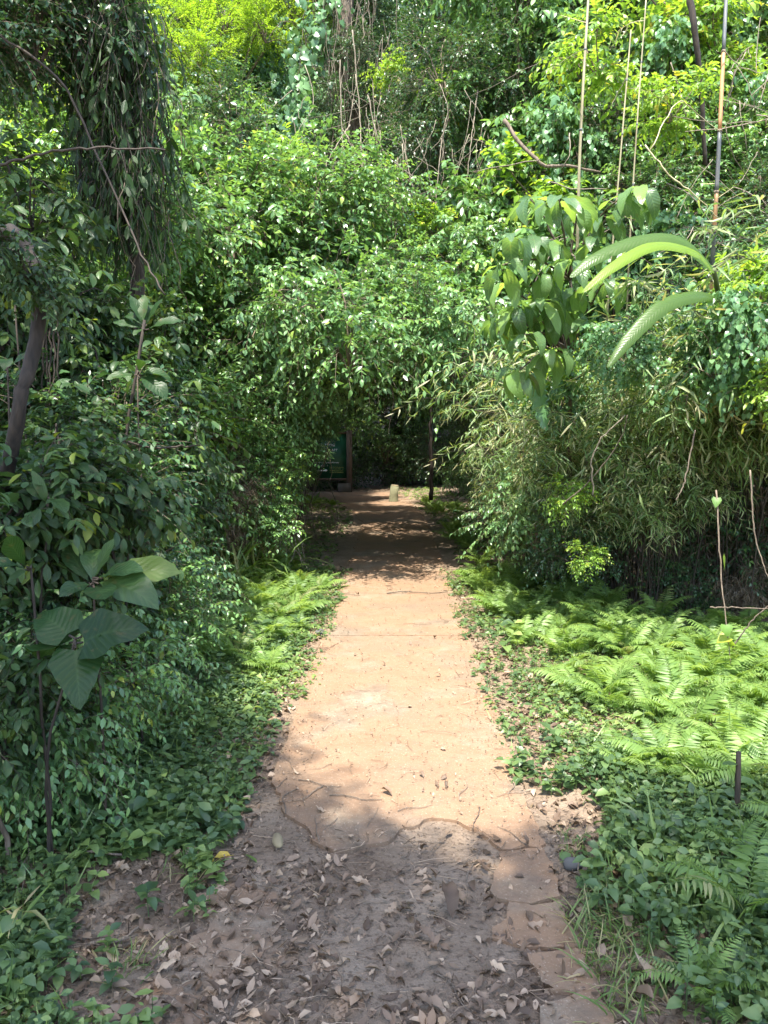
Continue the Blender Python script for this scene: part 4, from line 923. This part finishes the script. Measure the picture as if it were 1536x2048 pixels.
for pts, lf_, lab in [([(1432, 980, 4.6), (1440, 1120, 4.55), (1452, 1240, 4.5), (1462, 1330, 4.5)], 6, 'pale vine stem with a few heart leaves hanging before the dark hollow'),
                      ([(1500, 940, 4.5), (1512, 1080, 4.5), (1545, 1180, 4.5)], 0, 'bare pale vine stem hanging at the right edge of the dark hollow'),
                      ([(1420, 1214, 4.5), (1480, 1216, 4.4), (1570, 1218, 4.3)], 0, 'straight pale twig sticking out level across the dark hollow'),
                      ([(1465, 1295, 4.5), (1505, 1240, 4.45), (1550, 1200, 4.4)], 0, 'slanting bare twig below the level twig in the dark hollow'),
                      ([(1125, 1010, 5.5), (1190, 950, 5.3), (1240, 880, 5.1), (1255, 830, 5.0)], 0, 'arched bare stalk in front of the bamboo hedge'),
                      ([(1390, 860, 4.8), (1370, 960, 4.75), (1352, 1000, 4.7)], 0, 'brown hanging stalk in the shaded face of the bamboo hedge')]:
    vine('hanging_vine', lab, 'vine', [at(*p) for p in pts], .005, leafy=lf_, ls=.085, leaf='yellow', jit=.002, mat='twig')

# ---- ferns
def frond_mesh(seed, L=1.0, npair=20, plen=.27, arch=.9, mat='fern'):
    global R
    keep = R; R = np.random.default_rng(seed); mb = MB(); n = 24
    t = np.linspace(0, 1, n); ang = 1.22 - arch * 1.5 * t; ds = L / (n - 1)
    y = np.concatenate([[0], np.cumsum(np.cos(ang[:-1]) * ds)]); z = np.concatenate([[0], np.cumsum(np.sin(ang[:-1]) * ds)])
    c = np.stack([.03 * np.sin(t * 3 + seed), y, z], 1); mb.tube(c, np.linspace(.006, .002, n), 4, False)
    u = np.linspace(.20, .985, npair); P, T, Nn, S = [], [], [], []
    tan = unit(np.gradient(c, axis=0))
    for a in u:
        i = a * (n - 1); k = min(int(i), n - 2); p = c[k] + (c[k + 1] - c[k]) * (i - k); tt = tan[k]; nrm = unit(np.cross(np.array([1., 0, 0]), tt))
        ln = plen * L * min(1, (a - .1) / .22) ** .6 * (1 - a) ** .62 * 1.25 + .012
        for sg in (-1, 1):
            P.append(p); T.append(np.array([sg, 0, 0]) + tt * (.32 + .3 * a) + R.normal(size=3) * .07 - nrm * .12); Nn.append(nrm + R.normal(size=3) * .12); S.append(ln)
    mb.leaves(P, np.array(T), np.array(Nn), S, FT, R.random(len(P)) * .4 + R.random() * .6)
    me = mb.mesh('frond', mat); R = keep; return me
FT = [leaf_tpl('lance', .20, 4, d, .15, .0, i) for i, d in enumerate((.1, .25, .4))]
FR = [frond_mesh(400 + i, 1.0, 19 + i % 3, .25 + .03 * (i % 3), .75 + .12 * (i % 4)) for i in range(7)]
FRD = [frond_mesh(420 + i, 1.0, 17, .20, 1.0, 'grass') for i in range(2)]
def fern(x, y, s, label, group, n=None):
    o = thing('fern', label, 'fern', (x, y, float(ground_z(x, y)) - .01), group, random.uniform(0, 6.28), s)
    n = n or random.randint(5, 8)
    for i in range(n):
        part('frond', random.choice(FR if random.random() > .06 else FRD), o, (0, 0, 0), (random.uniform(-.35, .3), random.uniform(-.2, .2), i * 6.283 / n + random.uniform(-.35, .35)), random.uniform(.65, 1.1))
    return o
def right_limit(y): return np.interp(y, [2, 3.5, 5, 5.6, 6.5, 7.5, 9], [3.0, 3.0, 3.3, 2.9, 1.9, 1.45, 1.15])
cnt = 0
for i in range(2200):
    y = 3.4 + 5.0 * R.random() ** 1.5; x = R.uniform(.85, right_limit(y))
    if NB(x * 1.5 + 3, y * 1.5) < .34 - .2 * (y < 4.6) or R.random() > .42: continue
    if x < 1.0 + .10 * R.random() and y < 5.5: continue
    fern(x, y, R.uniform(.20, .44) * (1 if y > 4.2 else .85), 'sunlit light green fern in the fern bed on the right of the path', 'sunlit ferns right of the path'); cnt += 1
    if cnt >= 250: break
for i in range(26):
    y = R.uniform(2.1, 3.4); x = R.uniform(1.25, 2.2)
    fern(x, y, R.uniform(.18, .32), 'shaded green fern among the leaf litter in the right foreground', 'shaded ferns in the right foreground')
for px, py, s, lab in [(1520, 1600, .46, 'large bright fern at the right edge, above the dark sapling stem'), (1500, 1860, .42, 'fern with stiff bright fronds at the right edge of the foreground'), (1405, 2000, .26, 'small fern standing beside a grey fallen leaf at the bottom right')]:
    p = gp(px, py); fern(p[0], p[1], s, lab, None, 8)
cnt = 0
for i in range(900):
    y = R.uniform(5.0, 9.2); x = -R.uniform(.72, np.interp(y, [5, 7, 9], [1.9, 2.3, 1.6]))
    if R.random() > .35 or NB(x * 1.3, y * 1.3) < .34: continue
    fern(x, y, R.uniform(.24, .42), 'green fern on the verge left of the sunlit path', 'ferns left of the path'); cnt += 1
    if cnt >= 75: break
for i in range(34):
    y = R.uniform(9, 19); x = float(path_x(y)) + R.uniform(.85, 1.7) * (1 if R.random() < .7 else -1)
    fern(x, y, R.uniform(.3, .5), 'dark fern on the shaded verge inside the tunnel', 'ferns inside the tunnel')

# ---- herbs, ground cover, grass by the path
def herb_mesh(seed, size=.05, n=5, h=.12, mat='herb', tp='herb', whorl=2):
    global R
    keep = R; R = np.random.default_rng(seed); mb = MB(); c = curve_pts([(0, 0, -.01), (R.normal() * .02, R.normal() * .02, h * .5), (R.normal() * .04, R.normal() * .04, h)], 7)
    mb.tube(c, np.linspace(.003, .0015, 7), 4, False)
    for i in range(n):
        p = c[min(6, 2 + int(5 * i / n))]; a = i * 1.9 + R.random()
        for k in range(whorl):
            b = a + k * 3.14; mb.leaves([p], [(math.cos(b), math.sin(b), .25 + R.normal() * .15)], [(R.normal() * .25, R.normal() * .25, 1)], [size * R.uniform(.7, 1.25) * (1.15 - .3 * abs(i / n - .5))], TP[tp])
    me = mb.mesh('leaves', mat); R = keep; return me
HB = [herb_mesh(500 + i, .062, 4 + i % 2, .13) for i in range(5)]; HBB = [herb_mesh(520 + i, .10, 3, .16) for i in range(4)]
HBL = [herb_mesh(540 + i, .16, 5, .22, 'grass', 'lance', 2) for i in range(3)]
def herb(x, y, s, label, group, mesh=None):
    o = thing('herb', label, 'plant', (x, y, float(ground_z(x, y))), group, random.uniform(0, 6.28), s); part('leaves', random.choice(mesh or HB), o); return o

TPC = tpls('ovate', .60, 2, (.1, .25, .45))
def cover(name, n, xr, yr, keep_fn, size, label, mat='herb', lanky=.3):
    """one mass of tiny plants nobody could count"""
    mb = MB(); x = R.uniform(*xr, n); y = R.uniform(*yr, n); k = keep_fn(x, y); x, y = x[k], y[k]; m = len(x); z = ground_z(x, y); h = R.uniform(.015, .11, m) * (.6 + .8 * NA(x * 2, y * 2)) * (1 - .45 * smooth(3.3, 4.2, y))
    for q in range(5):
        a = R.uniform(0, 6.28, m); hh = h * (.4 + .15 * q); rnd = np.clip(.6 * R.random(m) + .5 * NC(x * 3, y * 3) - .05, 0, 1)
        for near, tq in ((y < 3.6, TP['herb']), (y >= 3.6, TPC)):
            k_ = int(near.sum()); mb.leaves((np.stack([x + R.normal(size=m) * .012, y + R.normal(size=m) * .012, z + hh], 1))[near], np.stack([np.cos(a), np.sin(a), R.normal(.15, .25, m)], 1)[near], np.stack([R.normal(size=m) * .35, R.normal(size=m) * .35, np.ones(m)], 1)[near], (size * (.45 + 1.1 * R.random(m) ** 1.6) * (.7 + .6 * NB(x * 2.3, y * 2.3)))[near], tq, rnd[near])
        if q == 4: g_ = R.random(m) < lanky; mb.leaves(np.stack([x, y, z], 1)[g_], np.stack([R.normal(size=m) * .5, R.normal(size=m) * .5, np.ones(m)], 1)[g_], rvec(m)[g_], (h * R.uniform(1.0, 2.2, m))[g_], TP['grass'][:2], np.clip(rnd + .2, 0, 1)[g_])
    a = np.stack([x, y, z - .01], 1); b = np.stack([x, y, z + h], 1); mb.tubes(np.stack([a, (a + b) / 2, b], 1), .0015, .001)
    o = part(name, mb.mesh(name, 'herb')); tag(o, label, 'ground cover', None, 'stuff')
cover('ground_cover', 32000, (.55, 3.6), (1.5, 9.0), lambda x, y: (x < right_limit(y) + .3) & (NB(x * 1.9 + 9, y * 1.9) + .40 * smooth(.7, 1.15, x) + .34 * smooth(2.6, 3.5, y) > .56 + .25 * (x < .66) * (y < 4.5)) & (R.random(len(x)) < (.35 + .65 * smooth(.70, 1.0, x)) * (1 - .5 * smooth(3.2, 4.0, y))), .040, 'low small-leaved ground cover on the verge right of the path')
cover('ground_cover', 30000, (-3.2, -.50), (1.4, 9.0), lambda x, y: (NB(x * 1.9, y * 1.9 + 4) + .45 * smooth(2.3, 3.6, y) + .50 * smooth(-.75, -1.25, x) > .56) & (R.random(len(x)) < .25 + .75 * smooth(-.60, -.90, x)) & ((x < -.62) | (y > 4.5)), .042, 'low small-leaved ground cover on the verge left of the path')
cover('ground_cover', 4000, (-3.0, 3.0), (9.0, 22), lambda x, y: (np.abs(x - path_x(y)) > .78 + .35 * (y > 17)) & (np.abs(x - path_x(y)) < 2.4), .06, 'dark ground cover on the verges inside the tunnel')

for i in range(60):
    y = R.uniform(1.75, 4.2); x = -R.uniform(.75, 1.9)
    herb(x, y, R.uniform(.6, 1.1), 'small shaded herb with oval leaves among the litter on the left', 'small herbs left of the path', HB)
for i in range(60):
    y = R.uniform(1.75, 4.6); x = R.uniform(.80, 2.2)
    herb(x, y, R.uniform(.5, .9), 'small herb with oval leaves on the verge right of the path', 'small herbs right of the path', HB)
for i in range(40):
    y = R.uniform(4.2, 8.5); x = random.choice([-R.uniform(.7, 1.5), R.uniform(.8, 1.6)])
    herb(x, y, R.uniform(.6, 1.1), 'leafy herb growing among the ferns beside the sunlit path', 'herbs among the ferns', HB + HBB)
for px, py, s, me, lab in [(290, 1640, .75, HBB[0], 'leafy green herb standing tallest in the left foreground, near the path'), (185, 1790, .5, HBB[1], 'low herb with two bright rounded leaves in the left foreground'), (40, 1700, 1.0, HBL[0], 'long-bladed plant at the left edge of the foreground'),
                           (30, 1590, 1.2, HBL[1], 'tall long-bladed plant at the left edge above the other bladed plant'), (60, 1900, .7, HBL[2], 'small bladed plant in the bottom left litter'), (130, 1560, 1.1, HBL[0], 'bladed plant under the dark hanging heart leaves'),
                           (1110, 1500, .7, HBB[2], 'round-leaved seedling on the edge of the fern bed right of the path'), (1150, 1560, .6, HBB[3], 'round-leaved seedling in the shade edge right of the path'), (420, 1480, .7, HBB[1], 'leafy herb by the left path edge in half shade'), (1440, 1800, .6, HBB[0], 'broad-leaved seedling among shaded ferns at the lower right')]:
    p = gp(px, py); herb(p[0], p[1], s, lab, None, [me])
for px, py, s in [(1190, 1850, .9), (1230, 1830, .8), (1210, 1890, 1.0), (1260, 1890, .8), (1180, 1920, .7), (1230, 1960, .9), (1150, 1700, .6), (1250, 2020, .9), (390, 1730, .7), (260, 1920, .7), (1205, 1800, .6)]:
    p = gp(px, py); tuft(p[0], p[1], s, 'short green grass tuft at the edge of the foreground path', 'short grass tufts', GRS)
p = gp(1470, 1660); o = thing('cut_sapling', 'dark cut sapling stem standing upright among ferns at the right edge', 'stem', tuple(p)); mb = MB(); mb.tube(curve_pts([(0, 0, -.03), (.004, 0, .15), (.0, 0, .33)], 8), np.linspace(.013, .010, 8), 7); part('stem', mb.mesh('stem', 'barkdark'), o)
mb = MB(); mb.leaves([(0, 0, .2), (0, 0, .28)], [(1, -.2, .3), (-1, -.3, .2)], UP[None], [.10, .08], TP['herb']); part('foliage', mb.mesh('foliage', 'herb'), o)

TPL = tpls('ovate', .50, 3, (-.35, .25, .7), .30)
# ---- fallen leaves, twigs and crumbs
mb = MB(); n = 85000
x = R.uniform(-2.6, 2.4, n); y = 1.3 + 7.7 * R.random(n) ** 2.0; off = np.abs(x - .02)
pc = gp(460, 1862); bare = np.maximum(smooth(.55, .38, NA(x * 2.6 + 3, y * 2.6)) * .88, .93 * smooth(.27, .17, np.hypot((x - pc[0]) * 1.1, y - pc[1]))); bare = np.maximum(bare, .8 * smooth(.14, .05, np.abs(x - .50)))
k = (off > .60) & (R.random(n) < np.where(off < 1.3, .9, .5)) | ((y < 2.95) & (off < .7) & (R.random(n) < smooth(3.0, 2.6, y) * (1 - bare))) | ((off <= .62) & (R.random(n) < .26 + .5 * smooth(.30, .6, off))); x, y = x[k], y[k]; m = len(x)
onp = (np.abs(x - .02) < .58) & (y > 2.75); z = np.where(onp, .024, ground_z(x, y) + .006)
mb.leaves(np.stack([x, y, z + .010 * R.random(m)], 1), np.stack([R.normal(size=m), R.normal(size=m), .18 * R.normal(size=m)], 1), np.stack([.4 * R.normal(size=m), .4 * R.normal(size=m), np.ones(m)], 1), .008 + .052 * R.random(m) ** 2.2 * np.where(onp, .22, 1.0), TPL + TP['lance'][:1], .9 * R.random(m) ** 1.3)
n = 5200; x = R.uniform(-2.3, 2.2, n); y = 1.4 + 7 * R.random(n) ** 2.2; off = np.abs(x - .02); k = (off > .55) | (y < 3.0) | (R.random(n) < .16); x, y = x[k], y[k]; m = len(x)
a = R.uniform(0, 6.28, m); l = .012 + .07 * R.random(m) ** 2.5; dx, dy = np.cos(a) * l, np.sin(a) * l; on = (off[k] < .56) & (y > 2.8); z0 = np.where(on, .020, ground_z(x, y) + .005) + .008 * R.random(m); bd = R.normal(size=m) * .25
mb.tubes(np.stack([np.stack([x - dx, y - dy, z0], 1), np.stack([x + dy * bd, y - dx * bd, z0 + .003], 1), np.stack([x + dx, y + dy, z0 + .004 * R.random(m)], 1)], 1), R.uniform(.0008, .0022, m), .0008)
tag(part('leaf_litter', mb.mesh('leaf_litter', 'litter')), 'bed of small broken brown leaves and bits of stick along the path', 'leaf litter', None, 'stuff')
def leaf_obj_mesh(seed, mat='litter'):
    global R
    keep = R; R = np.random.default_rng(seed); mb = MB(); t = leaf_tpl('ovate', R.uniform(.38, .6), 8, R.uniform(-.5, .9), R.uniform(-.35, .45), R.uniform(.05, .2), seed)
    mb.leaves([(0, -.5, 0)], [(0, 1, 0)], [(0, 0, 1)], [1.], [t], np.array([R.random()])); mb.tube(np.array([(0, -.68, .02), (.01, -.58, 0), (0, -.5, 0)]), .012, 4)
    v = np.concatenate(mb.v); dz = v[:, 2].min(); me = mb.mesh('fallen_leaf', mat); me.transform(__import__('mathutils').Matrix.Translation((0, 0, -dz))); R = keep; return me
FL = [leaf_obj_mesh(600 + i) for i in range(16)]
def on_top(x, y): return .019 if (abs(x - .02) < .56 and y > 2.85) else float(ground_z(x, y)) + .004
def fallen(x, y, s, label, group, me=None):
    o = part('fallen_leaf', me or random.choice(FL), None, (x, y, on_top(x, y)), (R.normal() * .12, R.normal() * .12, R.uniform(0, 6.28)), s); return tag(o, label, 'leaf', group)
for i in range(110):
    y = 1.75 + 1.2 * R.random() ** .9; x = R.uniform(-.62, .62)
    if abs(x - .5) < .13 and R.random() < .7: continue
    fallen(x, y, R.uniform(.025, .065), 'grey-brown fallen leaf on the broken path in the foreground', 'fallen leaves on the foreground path')
for i in range(95):
    y = R.uniform(1.7, 3.8); x = -R.uniform(.6, 1.9)
    fallen(x, y, R.uniform(.035, .085), 'brown fallen leaf in the litter on the left verge', 'fallen leaves on the left verge')
for i in range(75):
    y = R.uniform(1.7, 5.5); x = R.uniform(.66, 1.3 if y > 3.2 else 1.9)
    fallen(x, y, R.uniform(.035, .085), 'brown fallen leaf in the litter on the right verge', 'fallen leaves on the right verge')
for i in range(14):
    y = R.uniform(3.1, 8.5); x = R.uniform(-.5, .55)
    fallen(x, y, R.uniform(.03, .055), 'small dry leaf lying on the sunlit path', 'small leaves on the sunlit path')
YL = [leaf_obj_mesh(640 + i, 'yleaf') for i in range(3)]
for px, py, s, me, lab in [(440, 1722, .075, YL[0], 'yellow fallen leaf beside the path on the left'), (145, 1680, .05, YL[1], 'small yellow leaf in the herbs on the left'), (1225, 1712, .05, YL[2], 'small yellow leaf on the right verge beside the grey stone'), (1102, 1415, .06, YL[0], 'yellow-orange leaf at the sunlit edge of the fern bed'),
                           (900, 1835, .13, FL[2], 'large bluish-grey curled leaf on the foreground path'), (862, 1890, .075, FL[5], 'dark grey leaf with raised edge below the large curled leaf'), (775, 1598, .06, FL[7], 'grey leaf lying on the slab where sun turns to shade'), (640, 1630, .055, FL[9], 'pale cupped leaf near the front edge of the slab'),
                           (975, 1708, .06, FL[3], 'round pale grey leaf in the broken hollow of the slab'), (325, 1945, .07, FL[8], 'pale upturned leaf left of the small slab remnant'), (595, 1895, .075, FL[11], 'orange-brown leaf on the bare soil right of the slab remnant'), (1300, 1955, .14, FL[4], 'broad pale grey leaf at the bottom right among herbs'), (1380, 2000, .13, FL[6], 'folded grey leaf at the bottom right beside a small fern')]:
    p = gp(px, py); fallen(p[0], p[1], s, lab, None, me)
mb = MB(); mb.leaves([(0, -.5, .02)], [(0, 1, .02)], [(.2, 0, 1)], [1.], [leaf_tpl('lance', .16, 8, .1, .3, 0, 2)], np.array([.5])); me = mb.mesh('fallen_leaf', 'grass'); p = gp(500, 1716)
tag(part('fallen_leaf', me, None, (p[0], p[1], on_top(p[0], p[1]) + .004), (0, 0, .7), .10), 'fresh green strip of leaf lying at the left path edge', 'leaf')

def twig_mesh(seed):
    global R
    keep = R; R = np.random.default_rng(seed); mb = MB(); c = curve_pts([(-.5, 0, .012), (-.2, R.normal() * .06, .02), (.15, R.normal() * .07, .016), (.5, R.normal() * .05, .012)], 12, .004); mb.tube(c, np.linspace(.011, .005, 12) * R.uniform(.6, 1.2), 5)
    for k in range(R.integers(0, 3)): i = R.integers(3, 9); mb.tube(np.array([c[i], c[i] + (R.uniform(.05, .12), R.normal() * .1, .01), c[i] + (R.uniform(.12, .22), R.normal() * .16, .012)]), .004, 4)
    me = mb.mesh('twig', 'twig'); R = keep; return me
TW = [twig_mesh(700 + i) for i in range(9)]
def twig(x, y, s, label, group=None, rz=None):
    return tag(part('twig', random.choice(TW), None, (x, y, on_top(x, y)), (0, 0, R.uniform(0, 6.28) if rz is None else rz), s), label, 'twig', group)
for i in range(75): twig(R.uniform(-.6, .6), 1.75 + 1.7 * R.random() ** 1.2, R.uniform(.06, .24), 'thin dead twig lying on the foreground path', 'twigs on the foreground path')
for i in range(20): twig(R.uniform(-.5, .55), R.uniform(3.3, 6.5), R.uniform(.04, .13), 'thin dead twig lying on the sunlit slab', 'twigs on the sunlit slab')
for i in range(40): twig(-R.uniform(.6, 1.8), R.uniform(1.7, 4), R.uniform(.1, .35), 'dead twig in the litter on the left verge', 'twigs on the left verge')
for i in range(40): twig(R.uniform(.68, 1.6), R.uniform(1.7, 5), R.uniform(.1, .3), 'dead twig in the litter on the right verge', 'twigs on the right verge')
p = gp(835, 1190); twig(p[0], p[1], .62, 'long straight dry stick lying across the sunlit path', None, .12)
p = gp(690, 1192); twig(p[0], p[1], .35, 'bent stick lying at the left edge of the sunlit path', None, -.5)
p = gp(95, 1745); o = tag(part('dead_branch', twig_mesh(777), None, (p[0], p[1], on_top(p[0], p[1])), (0, 0, .5), .55), 'thick dark rotten branch lying in the left foreground', 'branch'); o.scale = (.5, 1.4, 1.4)
p = gp(228, 1880); o = tag(part('bark_piece', twig_mesh(778), None, (p[0], p[1], on_top(p[0], p[1])), (0, 0, .4), .2), 'short grey piece of bark in the litter, left foreground', 'bark'); o.scale = (.2, 1.2, 1.0)

import bmesh
def rock(name, label, cat, px, py, s, mat, sq=(1, .8, .55), seed=1):
    bm = bmesh.new(); bmesh.ops.create_icosphere(bm, subdivisions=3, radius=1); rg = np.random.default_rng(seed); ax = unit(rg.normal(size=(7, 3)))
    for v in bm.verts:
        d = np.array(v.co); k = 1.0
        for a in ax: k = min(k, .82 / max(float(d @ a), .5)) if float(d @ a) > .5 else k
        k += .05 * (NA(d[0] * 4 + seed, d[1] * 4 + d[2] * 3) - .5); v.co = tuple(d * k * np.array(sq) * s)
    me = bpy.data.meshes.new(name); bm.to_mesh(me); bm.free(); me.materials.append(M[mat]); me.polygons.foreach_set("use_smooth", np.ones(len(me.polygons), bool))
    p = gp(px, py); return tag(part(name, me, None, (p[0], p[1], on_top(p[0], p[1]) + s * sq[2] * .4), (0, 0, seed)), label, cat)
rock('stone', 'smooth grey stone beside the right edge of the slab', 'stone', 1145, 1736, .042, 'stone', seed=3)
rock('wood_chunk', 'tan chunk of wood lying at the left edge of the slab', 'wood', 556, 1694, .045, 'wood', (1.2, .5, .4), 5)
rock('stone', 'small dark stone in the litter left of the path', 'stone', 425, 1762, .035, 'barkdark', (1.1, .6, .4), 8)
rock('stone', 'grey stone half hidden in the verge left of the sunlit path', 'stone', 640, 1268, .05, 'stone', seed=11)

# ---- stump and board at the end of the path
p = gp(787, 1004); o = thing('tree_stump', 'short pale cut stump at the right of the far end of the path', 'stump', (p[0], p[1], float(ground_z(p[0], p[1])) - .02))
mb = MB(); mb.tube(np.array([(0, 0, -.03), (0, 0, .06), (.01, 0, .2), (.03, 0, .40)]), [.135, .115, .105, .10], 12); part('stump', mb.mesh('stump', 'stump', False), o)
mb = MB(); mb.tube(np.array([(.031, 0, .40), (.033, 0, .425)]), [.098, .085], 12); part('cut_top', mb.mesh('cut_top', 'wood', False), o)
vine('thin_sapling', 'thin dark upright trunk in the shade right of the stump', 'tree', [at(862, 1000, 16.5), at(863, 920, 16.5), at(862, 820, 16.5), at(868, 700, 16.6)], .05, mat='barkdark', jit=.01)

d = 21.6; a0, a1 = at(598, 956, d), at(693, 868, d); by = d; X0, X1, Z0, Z1 = a0[0], a1[0], a0[2], a1[2]
bc = np.array([(X0 + X1) / 2, by, float(ground_z((X0 + X1) / 2, by))])
o = thing('information_board', 'green board with white lettering and an arrow at the end of the path', 'sign', tuple(bc))
Wd = X1 - X0; zc = (Z0 + Z1) / 2 - bc[2]; Hh = Z1 - Z0
mb = MB(); mb.box((0, 0, zc), (Wd, .03, Hh)); part('panel', mb.mesh('panel', 'green_board', False), o)
for sx in (-1, 1):
    mb = MB(); mb.box((sx * (Wd / 2 + .075), 0, (zc + Hh / 2 + .1) / 2), (.15, .14, zc + Hh / 2 + .1)); part('post', mb.mesh('post', 'frame', False), o)
for zz, nm in ((zc - Hh / 2 - .035, 'rail'), (zc + Hh / 2 + .035, 'rail')):
    mb = MB(); mb.box((0, 0, zz), (Wd - .004, .09, .06)); part(nm, mb.mesh(nm, 'frame', False), o)
for sx in (-1, 1):
    mb = MB(); mb.box((sx * (Wd / 2 - .06), -.10, .12), (.34, .3, .3), 0, .008); part('footing', mb.mesh('footing', 'block', False), o)
def wx(px): return at(px, 900, d)[0] - bc[0]
def wz(py): return at(700, py, d)[2] - bc[2]
def letter_line(mb, x0, x1, z, h, dens=.8):
    """a line of small lettering, too far away to be read"""
    x = x0
    while x < x1 - .02:
        w_ = R.uniform(.5, .8) * h
        if R.random() < .14: x += w_; continue
        k = R.integers(0, 4)
        mb.box((x + w_ * .15, -.0185, z), (w_ * .26, .005, h))
        if k in (0, 1): mb.box((x + w_ * .62, -.0186, z + h * .32), (w_ * .6, .005, h * .24))
        if k in (1, 2): mb.box((x + w_ * .62, -.0186, z - h * .34), (w_ * .6, .005, h * .24))
        if k in (2, 3): mb.box((x + w_ * .62, -.0186, z), (w_ * .5, .005, h * .22))
        x += w_ * 1.25
mb = MB()
letter_line(mb, wx(615), wx(678), wz(925.5), .042); letter_line(mb, wx(615), wx(656), wz(931), .05); letter_line(mb, wx(606), wx(660), wz(919), .035)
letter_line(mb, wx(612), wx(676), wz(900), .07); letter_line(mb, wx(612), wx(670), wz(890), .07)
part('lettering', mb.mesh('lettering', 'white', False), o)
mb = MB(); ax0, ax1, az = wx(634), wx(654), wz(941)
mb.box(((ax0 + ax1 - .05) / 2, -.0185, az), (ax1 - ax0 - .05, .006, .035)); mb.box((ax0 + .015, -.0187, az - .045), (.03, .006, .06))
mb.add([(ax1 - .05, -.020, az - .045), (ax1 + .02, -.020, az), (ax1 - .05, -.020, az + .045), (ax1 - .05, -.016, az - .045), (ax1 + .02, -.016, az), (ax1 - .05, -.016, az + .045)], [(0, 1, 2), (3, 5, 4), (0, 3, 4), (0, 4, 1), (1, 4, 5), (1, 5, 2), (2, 5, 3), (2, 3, 0)])
part('arrow', mb.mesh('arrow', 'white', False), o)
mb = MB()
for py in (934.5, 938, 941.5, 945): letter_line(mb, wx(659), wx(688), wz(py), .026)
part('small_lettering', mb.mesh('small_lettering', 'yellowtext', False), o)
